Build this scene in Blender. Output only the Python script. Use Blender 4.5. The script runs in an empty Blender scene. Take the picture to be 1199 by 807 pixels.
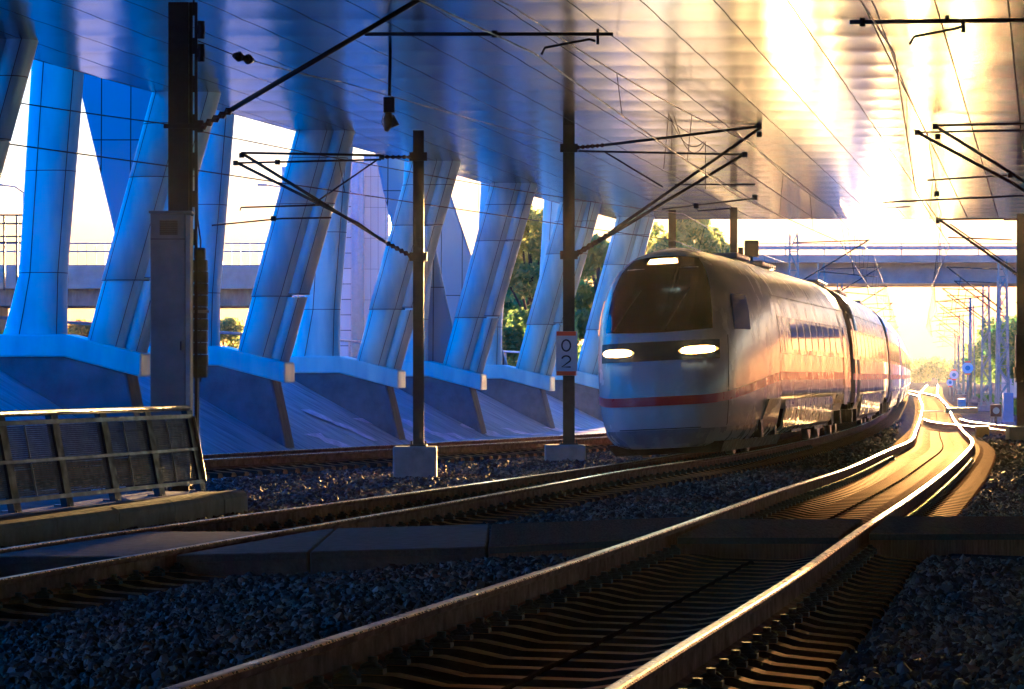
import bpy, bmesh, math, random
import numpy as np
from mathutils import Vector, Matrix
R = math.radians
sc = bpy.context.scene
COL = sc.collection
random.seed(7); rng = np.random.default_rng(7)

# ------------------------------------------------------------------ camera, sky, sun, exposure
F, HOR, CAMH = 4300.0, 440.0, 1.43          # focal length and horizon row in a 1199 px wide frame, eye height
K = F / 1950                               # depths below were first read for a 1950 px lens
cam = bpy.data.objects.new('camera', bpy.data.cameras.new('camera')); COL.objects.link(cam)
cam.location = (0, 0, CAMH); cam.rotation_euler = (R(90), 0, 0)
cam.data.sensor_width = 36; cam.data.lens = 36 * F / 1199
cam.data.shift_y = (HOR - 403.5) / 1199
cam.data.clip_start = .1; cam.data.clip_end = 9000
sc.camera = cam

SUN_AZ, SUN_EL = 6.6, 2.2                  # degrees right of the view axis, above the horizon
w = bpy.data.worlds.new('World'); sc.world = w; w.use_nodes = True
nt = w.node_tree; nt.nodes.clear()
sky = nt.nodes.new('ShaderNodeTexSky'); sky.sky_type = 'NISHITA'; sky.sun_disc = False
sky.sun_elevation = R(SUN_EL); sky.sun_rotation = R(SUN_AZ)
sky.air_density = 1.6; sky.dust_density = .8; sky.ozone_density = 8.0
bg = nt.nodes.new('ShaderNodeBackground'); bg.inputs['Strength'].default_value = .15
out = nt.nodes.new('ShaderNodeOutputWorld')
nt.links.new(sky.outputs[0], bg.inputs[0]); nt.links.new(bg.outputs[0], out.inputs[0])
sl = bpy.data.lights.new('sun', 'SUN'); sl.energy = 3.4; sl.angle = R(.5); sl.color = (1, .40, .09)
so = bpy.data.objects.new('sun', sl); COL.objects.link(so)
so.rotation_euler = (R(90 - SUN_EL), 0, R(180 - SUN_AZ)); so.location = (60, 200, 60)
sc.view_settings.view_transform = 'Standard'; sc.view_settings.look = 'None'
sc.view_settings.exposure = 4.4; sc.view_settings.use_white_balance = True; sc.view_settings.white_balance_temperature = 4050; sc.view_settings.white_balance_tint = -18; sc.view_settings.gamma = 1

# ------------------------------------------------------------------ helpers
def at(px, py, d):                            # a spot seen at photo pixel (px, py), d metres ahead
    return Vector(((px - 599.5) * d / F, d, CAMH + (HOR - py) * d / F))

def tag(o, label=None, cat=None, group=None, kind=None):
    if label: o['label'] = label
    if cat: o['category'] = cat
    if group: o['group'] = group
    if kind: o['kind'] = kind
    return o

def empty(name, loc=(0, 0, 0), rz=0, parent=None):
    o = bpy.data.objects.new(name, None); COL.objects.link(o)
    o.location = loc; o.rotation_euler = (0, 0, rz); o.empty_display_size = .2
    if parent: o.parent = parent
    return o

def link(name, mesh, parent=None, loc=(0, 0, 0)):
    o = bpy.data.objects.new(name, mesh); COL.objects.link(o); o.location = loc
    if parent: o.parent = parent
    return o

class MB:
    def __init__(s): s.v = []; s.f = []; s.m = []; s.sm = []
    def add(s, vs, fs, mi=0, smooth=False):
        b = len(s.v); s.v += [tuple(v) for v in vs]
        for f in fs:
            s.f.append([b + i for i in f]); s.m.append(mi); s.sm.append(smooth)
        return s
    def hexa(s, p, mi=0):                     # 8 corners: bottom ring 0-3, top ring 4-7
        return s.add(p, [(3, 2, 1, 0), (4, 5, 6, 7), (0, 1, 5, 4), (1, 2, 6, 5), (2, 3, 7, 6), (3, 0, 4, 7)], mi)
    def box(s, lo, hi, mi=0, M=None):
        x0, y0, z0 = lo; x1, y1, z1 = hi
        p = [(x0, y0, z0), (x1, y0, z0), (x1, y1, z0), (x0, y1, z0), (x0, y0, z1), (x1, y0, z1), (x1, y1, z1), (x0, y1, z1)]
        if M is not None: p = [M @ Vector(q) for q in p]
        return s.hexa(p, mi)
    def bar(s, a, b, wx, wz, mi=0, up=(0, 0, 1)):   # rectangular bar from a to b
        a = Vector(a); b = Vector(b); t = (b - a).normalized(); up = Vector(up)
        if abs(t.dot(up)) > .97: up = Vector((1, 0, 0))
        x = t.cross(up).normalized(); z = x.cross(t)
        o = [(-wx / 2, -wz / 2), (wx / 2, -wz / 2), (wx / 2, wz / 2), (-wx / 2, wz / 2)]
        return s.hexa([a + x * i + z * j for i, j in o] + [b + x * i + z * j for i, j in o], mi)
    def tube(s, pts, r, n=8, mi=0, caps=True):
        pts = [Vector(p) for p in pts]; rs = r if isinstance(r, (list, tuple)) else [r] * len(pts)
        vs = []; px = None
        for i, p in enumerate(pts):
            t = (pts[min(i + 1, len(pts) - 1)] - pts[max(i - 1, 0)])
            if t.length < 1e-9: t = Vector((0, 0, 1))
            t.normalize()
            if px is None:
                u = Vector((0, 0, 1)) if abs(t.z) < .95 else Vector((1, 0, 0)); px = t.cross(u).normalized()
            px = (px - t * px.dot(t)).normalized(); py = t.cross(px)
            for k in range(n):
                a = 2 * math.pi * k / n; vs.append(p + (px * math.cos(a) + py * math.sin(a)) * rs[i])
        fs = []
        for i in range(len(pts) - 1):
            for k in range(n):
                k2 = (k + 1) % n; fs.append((i * n + k, i * n + k2, (i + 1) * n + k2, (i + 1) * n + k))
        s.add(vs, fs, mi, True)
        if caps: s.add(vs, [tuple(range(n))[::-1], tuple(range((len(pts) - 1) * n, len(pts) * n))], mi)
        return s
    def prism(s, poly, y0, y1, mi=0, M=None):  # polygon in (x, z), extruded along y
        n = len(poly); p = [(x, y0, z) for x, z in poly] + [(x, y1, z) for x, z in poly]
        if M is not None: p = [M @ Vector(q) for q in p]
        fs = [tuple(range(n)), tuple(range(n, 2 * n))[::-1]] + [(i, i + n, (i + 1) % n + n, (i + 1) % n) for i in range(n)]
        return s.add(p, fs, mi)
    def loft(s, rings, mi=0, closed=True, smooth=True, caps=False):
        n = len(rings[0]); vs = [v for r in rings for v in r]; fs = []
        for i in range(len(rings) - 1):
            for k in range(n if closed else n - 1):
                k2 = (k + 1) % n; fs.append((i * n + k, i * n + k2, (i + 1) * n + k2, (i + 1) * n + k))
        s.add(vs, fs, mi, smooth)
        if caps: s.add(rings[0], [tuple(range(n))[::-1]], mi); s.add(rings[-1], [tuple(range(n))], mi)
        return s
    def mesh(s, name, mats, fix=True):
        me = bpy.data.meshes.new(name); me.from_pydata(s.v, [], s.f)
        for m in (mats if isinstance(mats, (list, tuple)) else [mats]): me.materials.append(m)
        me.polygons.foreach_set('material_index', s.m); me.polygons.foreach_set('use_smooth', s.sm)
        if fix:
            bm = bmesh.new(); bm.from_mesh(me); bmesh.ops.remove_doubles(bm, verts=bm.verts, dist=1e-5)
            bmesh.ops.recalc_face_normals(bm, faces=bm.faces); bm.to_mesh(me); bm.free()
        me.update(); return me
    def build(s, name, mats, parent=None, bevel=0, fix=True, loc=(0, 0, 0)):
        o = link(name, s.mesh(name, mats, fix), parent, loc)
        if bevel:
            b = o.modifiers.new('bevel', 'BEVEL'); b.width = bevel; b.segments = 2; b.limit_method = 'ANGLE'; b.angle_limit = R(40)
        return o

# ------------------------------------------------------------------ materials
def mat(name, col, rough=.6, metal=0, var=.25, scale=3, detail=6, bump=0, bscale=30, spec=.5, emit=None, estr=0, coat=0, stretch=(1, 1, 1), col2=None, rvar=.15):
    m = bpy.data.materials.new(name); m.use_nodes = True; t = m.node_tree; b = t.nodes['Principled BSDF']
    b.inputs['Roughness'].default_value = rough; b.inputs['Metallic'].default_value = metal
    b.inputs['Specular IOR Level'].default_value = spec; b.inputs['Coat Weight'].default_value = coat; b.inputs['Coat Roughness'].default_value = .08
    tc = t.nodes.new('ShaderNodeTexCoord'); mp = t.nodes.new('ShaderNodeMapping'); mp.inputs['Scale'].default_value = stretch
    t.links.new(tc.outputs['Object'], mp.inputs[0])
    n = t.nodes.new('ShaderNodeTexNoise'); n.inputs['Scale'].default_value = scale; n.inputs['Detail'].default_value = detail; n.inputs['Roughness'].default_value = .65
    t.links.new(mp.outputs[0], n.inputs['Vector'])
    rp = t.nodes.new('ShaderNodeValToRGB'); e = rp.color_ramp.elements
    lo = [c * (1 - var) for c in col]; hi = [min(1, c * (1 + var)) for c in (col2 or col)]
    e[0].position = .32; e[1].position = .68; e[0].color = (*lo, 1); e[1].color = (*hi, 1)
    t.links.new(n.outputs['Fac'], rp.inputs[0]); t.links.new(rp.outputs[0], b.inputs['Base Color'])
    if rvar:
        mr = t.nodes.new('ShaderNodeMapRange'); mr.inputs[1].default_value = .3; mr.inputs[2].default_value = .7
        mr.inputs[3].default_value = max(.03, rough - rvar); mr.inputs[4].default_value = min(1, rough + rvar)
        n3 = t.nodes.new('ShaderNodeTexNoise'); n3.inputs['Scale'].default_value = scale * 2.3; n3.inputs['Detail'].default_value = 4
        t.links.new(mp.outputs[0], n3.inputs['Vector']); t.links.new(n3.outputs['Fac'], mr.inputs[0]); t.links.new(mr.outputs[0], b.inputs['Roughness'])
    if bump:
        n2 = t.nodes.new('ShaderNodeTexNoise'); n2.inputs['Scale'].default_value = bscale; n2.inputs['Detail'].default_value = 5
        t.links.new(mp.outputs[0], n2.inputs['Vector'])
        bp = t.nodes.new('ShaderNodeBump'); bp.inputs['Strength'].default_value = bump; bp.inputs['Distance'].default_value = .02
        t.links.new(n2.outputs['Fac'], bp.inputs['Height']); t.links.new(bp.outputs[0], b.inputs['Normal'])
    if emit:
        b.inputs['Emission Color'].default_value = (*emit, 1); b.inputs['Emission Strength'].default_value = estr
    return m

M = {}
M['rail_side'] = mat('rusty rail steel', (.19, .09, .062), .7, .0, .3, 6, bump=.3, bscale=60, col2=(.25, .12, .085), spec=0)
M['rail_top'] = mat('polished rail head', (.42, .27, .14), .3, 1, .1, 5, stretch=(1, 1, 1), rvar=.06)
M['rail_band'] = mat('rail shoulder with painted sun glint', (.55, .28, .08), .27, 1, .3, 9, rvar=.08)  # worn shoulder strip, golden sun glint put into its colour
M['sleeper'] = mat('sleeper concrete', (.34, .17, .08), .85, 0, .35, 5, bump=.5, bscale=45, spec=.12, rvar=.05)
def dusty(m, fac, rough, tint):                  # dusty surface: matt body with a faint fixed sheen instead of full grazing gloss
    t = m.node_tree; b = t.nodes['Principled BSDF']; src = b.inputs['Base Color'].links[0].from_socket; nl = b.inputs['Normal'].links
    d = t.nodes.new('ShaderNodeBsdfDiffuse'); g = t.nodes.new('ShaderNodeBsdfGlossy'); x = t.nodes.new('ShaderNodeMixShader')
    t.links.new(src, d.inputs[0]); g.inputs['Color'].default_value = (*tint, 1); g.inputs['Roughness'].default_value = rough; x.inputs[0].default_value = fac
    if nl: t.links.new(nl[0].from_socket, d.inputs['Normal']); t.links.new(nl[0].from_socket, g.inputs['Normal'])
    t.links.new(d.outputs[0], x.inputs[1]); t.links.new(g.outputs[0], x.inputs[2]); t.links.new(x.outputs[0], t.nodes['Material Output'].inputs[0])
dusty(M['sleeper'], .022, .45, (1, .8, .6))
M['flank'] = mat('shade-dark sleeper flank', (.045, .028, .018), .9, 0, .35, 5, bump=.4, bscale=45, spec=0)  # dark colour stands in for the shade on the sleeper sides
M['clip'] = mat('rail fastening steel', (.03, .026, .025), .6, .3, .4, 30)
M['concrete'] = mat('weathered concrete', (.14, .16, .18), .75, 0, .3, 1.6, bump=.5, bscale=25)
M['concrete_dark'] = mat('stained concrete', (.15, .145, .14), .8, 0, .4, 2.2, bump=.5, bscale=25, stretch=(2, 2, .5))
dusty(M['concrete'], .02, .6, (1, 1, 1))
M['kerb'] = mat('kerb concrete', (.22, .23, .24), .8, 0, .25, 3, bump=.4, bscale=40)
M['paving'] = mat('platform asphalt', (.07, .07, .075), .85, 0, .35, 2, bump=.5, bscale=50)
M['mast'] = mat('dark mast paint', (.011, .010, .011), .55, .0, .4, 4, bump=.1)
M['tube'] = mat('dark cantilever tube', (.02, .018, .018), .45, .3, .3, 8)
M['insul'] = mat('brown glazed insulator', (.06, .03, .022), .25, 0, .2, 8)
M['wire'] = mat('copper wire', (.045, .035, .03), .4, .7, .2, 3)
M['galv'] = mat('galvanised steel', (.32, .33, .35), .45, .7, .2, 5)
M['galv_far'] = mat('green grey lattice steel', (.14, .22, .24), .5, .4, .2, 3)
M['cabinet'] = mat('grey cabinet paint', (.17, .18, .18), .55, .1, .25, 2, bump=.15)
M['cab_edge'] = mat('pale cabinet edge', (.4, .36, .32), .5, .1, .2, 3)
M['iron'] = mat('cast weight iron', (.08, .085, .09), .7, .2, .5, 6, bump=.6, bscale=20)
M['panel_mesh'] = mat('dark perforated infill', (.045, .05, .058), .7, .0, .2, 4)
M['fence'] = mat('grey barrier steel', (.13, .13, .135), .5, .2, .25, 3)
M['fence_dark'] = mat('dark barrier post', (.012, .013, .016), .6, .0, .25, 3)
M['plate'] = mat('crossing panel timber', (.14, .075, .05), .8, 0, .35, 4, bump=.6, bscale=18, stretch=(14, 1, 1), spec=0)
M['plate_end'] = mat('crossing panel concrete', (.045, .032, .027), .85, 0, .3, 4, bump=.4)
M['train'] = mat('train white paint', (.68, .68, .69),   .24, 0, .06, .8, coat=.15, rvar=.06)
M['band'] = mat('window band paint', (.05, .048, .05), .2, 0, .2, 1)
M['train_grey'] = mat('train lower skirt paint', (.30, .32, .35), .3, 0, .12, 1.2, coat=.3)
M['train_red'] = mat('train red stripe', (.7, .008, .02), .35, 0, .08, 1, coat=.1)
M['glass'] = mat('dark train glass', (.006, .006, .008), .06, 0, .2, 1, spec=.35, rvar=0)
M['under'] = mat('train underframe', (.035, .033, .034), .55, .3, .4, 4, bump=.3)
M['wheel'] = mat('wheel steel', (.12, .11, .1), .4, .8, .3, 5)
M['lamp'] = mat('lit headlight', (1, .9, .7), .3, emit=(1, .80, .5), estr=9, var=0)
M['lamp_glow'] = mat('orange lamp halo', (.8, .4, .1), .3, emit=(1, .30, .03), estr=.16, var=0)  # orange glow around the lit lamps, put into an emitting rim
M['sign_white'] = mat('sign white', (.7, .7, .7), .45, 0, .08, 5)
M['sign_red'] = mat('sign orange red', (.75, .1, .03), .45, 0, .1, 5)
M['black'] = mat('black lettering', (.01, .01, .01), .5, 0, .1, 5)
M['yellow'] = mat('yellow paint', (.65, .36, .03), .5, 0, .15, 5)
M['blue_box'] = mat('pale blue cabinet', (.12, .26, .38), .5, 0, .1, 3)
M['over'] = mat('overpass concrete', (.36, .29, .24), .75, 0, .2, .8, bump=.2, bscale=5)
M['bark'] = mat('bark', (.06, .045, .03), .9, 0, .4, 6, bump=.8, bscale=20)
M['soil'] = mat('soil', (.07, .06, .045), .9, 0, .4, 2, bump=.5)
M['wall_pale'] = mat('pale noise wall', (.5, .42, .36), .7, 0, .15, 1)
M['cable'] = mat('black cable sheath', (.03, .016, .01), .9, 0, .3, 12, spec=0)

def leaf_mat(name, c1, c2):
    m = bpy.data.materials.new(name); m.use_nodes = True; t = m.node_tree; b = t.nodes['Principled BSDF']
    b.inputs['Roughness'].default_value = .55
    a = t.nodes.new('ShaderNodeAttribute'); a.attribute_name = 'tone'
    mx = t.nodes.new('ShaderNodeMix'); mx.data_type = 'RGBA'; mx.inputs[6].default_value = (*c1, 1); mx.inputs[7].default_value = (*c2, 1)
    t.links.new(a.outputs['Fac'], mx.inputs[0]); t.links.new(mx.outputs[2], b.inputs['Base Color'])
    tr = t.nodes.new('ShaderNodeBsdfTranslucent'); tm = t.nodes.new('ShaderNodeMix'); tm.data_type = 'RGBA'; tm.inputs[6].default_value = (*[c * 2.6 for c in c1], 1); tm.inputs[7].default_value = (*[min(.7, c * 2.6) for c in c2], 1); t.links.new(a.outputs['Fac'], tm.inputs[0]); t.links.new(tm.outputs[2], tr.inputs[0])
    ms = t.nodes.new('ShaderNodeMixShader'); ms.inputs[0].default_value = .55
    o = t.nodes['Material Output']; t.links.new(b.outputs[0], ms.inputs[1]); t.links.new(tr.outputs[0], ms.inputs[2]); t.links.new(ms.outputs[0], o.inputs[0])
    return m
M['leaf'] = leaf_mat('green leaves', (.04, .11, .03), (.15, .22, .035))
M['leaf_autumn'] = leaf_mat('autumn leaves', (.13, .09, .015), (.42, .2, .02))
M['leaf_far'] = leaf_mat('mixed far leaves', (.07, .13, .03), (.28, .26, .05))

def node_mat(name):
    m = bpy.data.materials.new(name); m.use_nodes = True
    return m, m.node_tree, m.node_tree.nodes['Principled BSDF']

def nd(t, kind, **kw):
    n = t.nodes.new(kind)
    for k, v in kw.items(): setattr(n, k, v)
    return n
def math_n(t, op, a, b=None, c=None):
    n = nd(t, 'ShaderNodeMath', operation=op)
    for i, v in enumerate((a, b, c)):
        if v is None: continue
        if isinstance(v, (int, float)): n.inputs[i].default_value = v
        else: t.links.new(v, n.inputs[i])
    return n.outputs[0]

# brushed metal soffit: long joints down the deck, slight dents, soft gloss
def soffit_mat():
    m, t, b = node_mat('brushed metal soffit')
    tc = nd(t, 'ShaderNodeTexCoord'); sp = nd(t, 'ShaderNodeSeparateXYZ'); t.links.new(tc.outputs['Object'], sp.inputs[0])
    k = math_n(t, 'SUBTRACT', sp.outputs[0], math_n(t, 'MULTIPLY', sp.outputs[1], .32 / K))
    fr = math_n(t, 'FRACT', k)
    joint = math_n(t, 'LESS_THAN', math_n(t, 'ABSOLUTE', math_n(t, 'SUBTRACT', fr, .5)), .011)
    n = nd(t, 'ShaderNodeTexNoise'); n.inputs['Scale'].default_value = .8; n.inputs['Detail'].default_value = 3
    t.links.new(tc.outputs['Object'], n.inputs['Vector'])
    row = math_n(t, 'FLOOR', math_n(t, 'DIVIDE', sp.outputs[1], SROW)); colm = math_n(t, 'FLOOR', k)
    wn = nd(t, 'ShaderNodeTexWhiteNoise', noise_dimensions='2D'); cb = nd(t, 'ShaderNodeCombineXYZ')
    t.links.new(row, cb.inputs[0]); t.links.new(colm, cb.inputs[1]); t.links.new(cb.outputs[0], wn.inputs['Vector'])
    tone = math_n(t, 'ADD', math_n(t, 'MULTIPLY', wn.outputs['Value'], .12), math_n(t, 'MULTIPLY', n.outputs['Fac'], .14))
    mx = nd(t, 'ShaderNodeMix', data_type='RGBA'); mx.inputs[6].default_value = (.06, .088, .105, 1); mx.inputs[7].default_value = (.13, .17, .195, 1)
    t.links.new(math_n(t, 'MULTIPLY', tone, 3.6), mx.inputs[0])
    mj = nd(t, 'ShaderNodeMix', data_type='RGBA'); mj.inputs[7].default_value = (.01, .01, .012, 1)
    t.links.new(mx.outputs[2], mj.inputs[6]); t.links.new(joint, mj.inputs[0]); t.links.new(mj.outputs[2], b.inputs['Base Color'])
    b.inputs['Metallic'].default_value = 1
    t.links.new(math_n(t, 'ADD', .165, math_n(t, 'MULTIPLY', joint, .5)), b.inputs['Roughness'])
    n2 = nd(t, 'ShaderNodeTexNoise'); n2.inputs['Scale'].default_value = 1.0; n2.inputs['Detail'].default_value = 2
    mp = nd(t, 'ShaderNodeMapping'); mp.inputs['Scale'].default_value = (1.1, .3, 1); t.links.new(tc.outputs['Object'], mp.inputs[0]); t.links.new(mp.outputs[0], n2.inputs['Vector'])
    bp = nd(t, 'ShaderNodeBump'); bp.inputs['Strength'].default_value = .16; bp.inputs['Distance'].default_value = .05
    t.links.new(n2.outputs['Fac'], bp.inputs['Height']); t.links.new(bp.outputs[0], b.inputs['Normal'])
    return m
SROW = 1.17 * K
M['soffit'] = soffit_mat()

# panelled pier cladding: pale blue-grey metal paint with dark ring joints and one long seam
def clad_mat():
    m, t, b = node_mat('pale blue pier cladding')
    tc = nd(t, 'ShaderNodeTexCoord')
    n = nd(t, 'ShaderNodeTexNoise'); n.inputs['Scale'].default_value = 1.2; n.inputs['Detail'].default_value = 7
    mp = nd(t, 'ShaderNodeMapping'); mp.inputs['Scale'].default_value = (2, 2, .5); t.links.new(tc.outputs['Object'], mp.inputs[0]); t.links.new(mp.outputs[0], n.inputs['Vector'])
    rp = nd(t, 'ShaderNodeValToRGB'); rp.color_ramp.elements[0].position = .36; rp.color_ramp.elements[1].position = .62
    rp.color_ramp.elements[0].color = (.36, .62, .68, 1); rp.color_ramp.elements[1].color = (.58, .83, .83, 1)
    t.links.new(n.outputs['Fac'], rp.inputs[0]); t.links.new(rp.outputs[0], b.inputs['Base Color'])
    b.inputs['Roughness'].default_value = .38; b.inputs['Metallic'].default_value = .0
    return m
M['clad'] = clad_mat()
M['seam'] = mat('dark panel seam', (.06, .075, .095), .6, .2, .2, 3)

def grid_mat(name, c1, c2, cj, cw, ch, jw, rough, metal):       # tiled cladding: brick grid in object space
    m, t, b = node_mat(name)
    tc = nd(t, 'ShaderNodeTexCoord'); sp = nd(t, 'ShaderNodeSeparateXYZ'); t.links.new(tc.outputs['Object'], sp.inputs[0])
    fx = math_n(t, 'DIVIDE', math_n(t, 'ADD', sp.outputs[0], sp.outputs[1]), cw); fz = math_n(t, 'DIVIDE', sp.outputs[2], ch)
    j = math_n(t, 'MAXIMUM', math_n(t, 'LESS_THAN', math_n(t, 'FRACT', fx), jw / cw), math_n(t, 'LESS_THAN', math_n(t, 'FRACT', fz), jw / ch))
    wn = nd(t, 'ShaderNodeTexWhiteNoise', noise_dimensions='2D'); cb = nd(t, 'ShaderNodeCombineXYZ')
    t.links.new(math_n(t, 'FLOOR', fx), cb.inputs[0]); t.links.new(math_n(t, 'FLOOR', fz), cb.inputs[1]); t.links.new(cb.outputs[0], wn.inputs['Vector'])
    mx = nd(t, 'ShaderNodeMix', data_type='RGBA'); mx.inputs[6].default_value = (*c1, 1); mx.inputs[7].default_value = (*c2, 1); t.links.new(wn.outputs['Value'], mx.inputs[0])
    mj = nd(t, 'ShaderNodeMix', data_type='RGBA'); mj.inputs[7].default_value = (*cj, 1); t.links.new(mx.outputs[2], mj.inputs[6]); t.links.new(j, mj.inputs[0])
    t.links.new(mj.outputs[2], b.inputs['Base Color']); b.inputs['Roughness'].default_value = rough; b.inputs['Metallic'].default_value = metal
    return m
M['tower'] = grid_mat('blue glazed tower tiles', (.22, .36, .55), (.32, .46, .64), (.06, .09, .14), 1.7, 1.3, .08, .25, .2)
M['slabclad'] = grid_mat('grey blue slab cladding', (.24, .32, .42), (.29, .37, .47), (.02, .025, .03), .62, 2.6, .025, .4, .3)

# ballast ground: crushed stone under the modelled stones, soil and grass far off
def ground_mat():
    m, t, b = node_mat('ballast ground')
    tc = nd(t, 'ShaderNodeTexCoord')
    v = nd(t, 'ShaderNodeTexVoronoi'); v.inputs['Scale'].default_value = 18; t.links.new(tc.outputs['Object'], v.inputs['Vector'])
    n = nd(t, 'ShaderNodeTexNoise'); n.inputs['Scale'].default_value = .35; n.inputs['Detail'].default_value = 6; t.links.new(tc.outputs['Object'], n.inputs['Vector'])
    hs = nd(t, 'ShaderNodeSeparateColor'); t.links.new(v.outputs['Color'], hs.inputs[0])
    f = math_n(t, 'MULTIPLY', hs.outputs[0], n.outputs['Fac'])
    rp = nd(t, 'ShaderNodeValToRGB'); rp.color_ramp.elements[0].color = (.02, .022, .027, 1); rp.color_ramp.elements[1].color = (.09, .09, .1, 1); rp.color_ramp.elements[1].position = .6; b.inputs['Specular IOR Level'].default_value = 0
    t.links.new(f, rp.inputs[0]); t.links.new(rp.outputs[0], b.inputs['Base Color']); b.inputs['Roughness'].default_value = .8
    bp = nd(t, 'ShaderNodeBump'); bp.inputs['Strength'].default_value = .9; bp.inputs['Distance'].default_value = .03
    t.links.new(v.outputs['Distance'], bp.inputs['Height']); t.links.new(bp.outputs[0], b.inputs['Normal'])
    return m
M['ground'] = ground_mat()
M['dirt'] = mat('crib dirt', (.03, .025, .022), .9, 0, .3, 4, bump=.8, bscale=30)
M['grass'] = mat('grass', (.06, .16, .02), .8, 0, .4, 6, spec=0)

def stone_mat():
    m, t, b = node_mat('crushed ballast stone')
    a = nd(t, 'ShaderNodeObjectInfo')
    rp = nd(t, 'ShaderNodeValToRGB'); e = rp.color_ramp.elements
    e[0].color = (.022, .02, .02, 1); e[1].color = (.17, .15, .145, 1); e[1].position = .93
    x = e.new(.6); x.color = (.046, .042, .042, 1); x = e.new(.985); x.color = (.17, .1, .07, 1)
    t.links.new(a.outputs['Random'], rp.inputs[0]); b.inputs['Roughness'].default_value = .65; b.inputs['Specular IOR Level'].default_value = .08
    n = nd(t, 'ShaderNodeTexNoise'); n.inputs['Scale'].default_value = .55; n.inputs['Detail'].default_value = 3; mp = nd(t, 'ShaderNodeMapping'); mp.inputs['Scale'].default_value = (1, .45, 1)
    t.links.new(a.outputs['Location'], mp.inputs[0]); t.links.new(mp.outputs[0], n.inputs['Vector'])
    r2 = nd(t, 'ShaderNodeMapRange'); r2.inputs[1].default_value = .5; r2.inputs[2].default_value = .72; r2.inputs[4].default_value = .75; t.links.new(n.outputs['Fac'], r2.inputs[0])
    mx = nd(t, 'ShaderNodeMix', data_type='RGBA', blend_type='MULTIPLY'); mx.inputs[7].default_value = (1.5, .72, .5, 1); t.links.new(r2.outputs[0], mx.inputs[0]); t.links.new(rp.outputs[0], mx.inputs[6]); t.links.new(mx.outputs[2], b.inputs['Base Color'])
    return m
M['stone'] = stone_mat()

def slope_mat():                                                 # revetment: concrete with rain streaks and faded painted patches
    m, t, b = node_mat('sloped revetment concrete')
    tc = nd(t, 'ShaderNodeTexCoord')
    mp = nd(t, 'ShaderNodeMapping'); mp.inputs['Scale'].default_value = (.35, 2.2, 1); t.links.new(tc.outputs['Object'], mp.inputs[0])
    n = nd(t, 'ShaderNodeTexNoise'); n.inputs['Scale'].default_value = 2; n.inputs['Detail'].default_value = 7; t.links.new(mp.outputs[0], n.inputs['Vector'])
    rp = nd(t, 'ShaderNodeValToRGB'); rp.color_ramp.elements[0].position = .3; rp.color_ramp.elements[1].position = .72
    rp.color_ramp.elements[0].color = (.2, .24, .27, 1); rp.color_ramp.elements[1].color = (.52, .57, .6, 1); t.links.new(n.outputs['Fac'], rp.inputs[0])
    t.links.new(rp.outputs[0], b.inputs['Base Color']); b.inputs['Roughness'].default_value = .7
    sp = nd(t, 'ShaderNodeSeparateXYZ'); t.links.new(tc.outputs['Object'], sp.inputs[0])
    bp = nd(t, 'ShaderNodeBump'); bp.inputs['Strength'].default_value = .5; bp.inputs['Distance'].default_value = .03
    t.links.new(n.outputs['Fac'], bp.inputs['Height']); t.links.new(bp.outputs[0], b.inputs['Normal'])
    return m
M['slope'] = slope_mat()
M['graffiti'] = mat('faded lilac paint', (.6, .55, .66), .6, 0, .3, 5, col2=(.75, .7, .78))
M['rustspot'] = mat('rust stained stones', (.2, .06, .03), .8, 0, .3, 12, bump=.5)

# ------------------------------------------------------------------ track curves: depth knots, sideways position, cant, height, gauge
def crs(kn, v, y):
    kn = np.asarray(kn, float); v = np.asarray(v, float); y = np.asarray(y, float)
    m = np.gradient(v, kn); i = np.clip(np.searchsorted(kn, y) - 1, 0, len(kn) - 2); L = kn[i + 1] - kn[i]; t = (y - kn[i]) / L
    tt = np.clip(t, 0, 1)
    r = (2*tt**3 - 3*tt**2 + 1) * v[i] + (tt**3 - 2*tt**2 + tt) * L * m[i] + (-2*tt**3 + 3*tt**2) * v[i + 1] + (tt**3 - tt**2) * L * m[i + 1]
    return r + np.where(t > 1, (t - 1) * L * m[-1], 0) + np.where(t < 0, t * L * m[0], 0)
class Track:
    def __init__(s, kn, x, cant=None, z=None, g=None, y0=None, y1=None):
        n = len(kn); s.kn = kn; s.xv = x; s.cv = cant or [0] * n; s.zv = z or [0] * n; s.gv = g or [1.5] * n
        s.yy = np.arange(y0, y1, .05); X = s.x(s.yy)
        s.s = np.r_[0, np.cumsum(np.hypot(np.diff(X), np.diff(s.yy)))]
    def x(s, y): return crs(s.kn, s.xv, y)
    def c(s, y): return crs(s.kn, s.cv, np.clip(y, s.kn[0], s.kn[-1]))
    def z(s, y): return crs(s.kn, s.zv, np.clip(y, s.kn[0], s.kn[-1]))
    def g(s, y): return crs(s.kn, s.gv, np.clip(y, s.kn[0], s.kn[-1]))
    def dirv(s, y):
        d = (s.x(y + .05) - s.x(y - .05)) / .1; n = np.hypot(d, 1); return d / n, 1 / n
    def y_at(s, q): return np.interp(q, s.s, s.yy)
    def q_at(s, y): return np.interp(y, s.yy, s.s)
    def frame(s, y):                           # matrix: x to the right of travel, y along, z up, rail top at 0
        tx, ty = s.dirv(y); a = math.atan2(float(s.c(y)), 1.5)
        t = Vector((float(tx), float(ty), 0)); n = Vector((float(ty), -float(tx), 0))
        n2 = n * math.cos(a) + Vector((0, 0, 1)) * math.sin(a); up = n2.cross(t)
        m = Matrix((n2, t, up)).transposed().to_4x4(); m.translation = Vector((float(s.x(y)), float(y), float(s.z(y)))); return m
    def lat(s, X, Y):
        tx, ty = s.dirv(Y); return (X - s.x(Y)) * ty
kA = [k * K for k in (4, 7, 10, 14, 19, 25, 32, 40, 52, 70, 95, 130, 200)]
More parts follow.
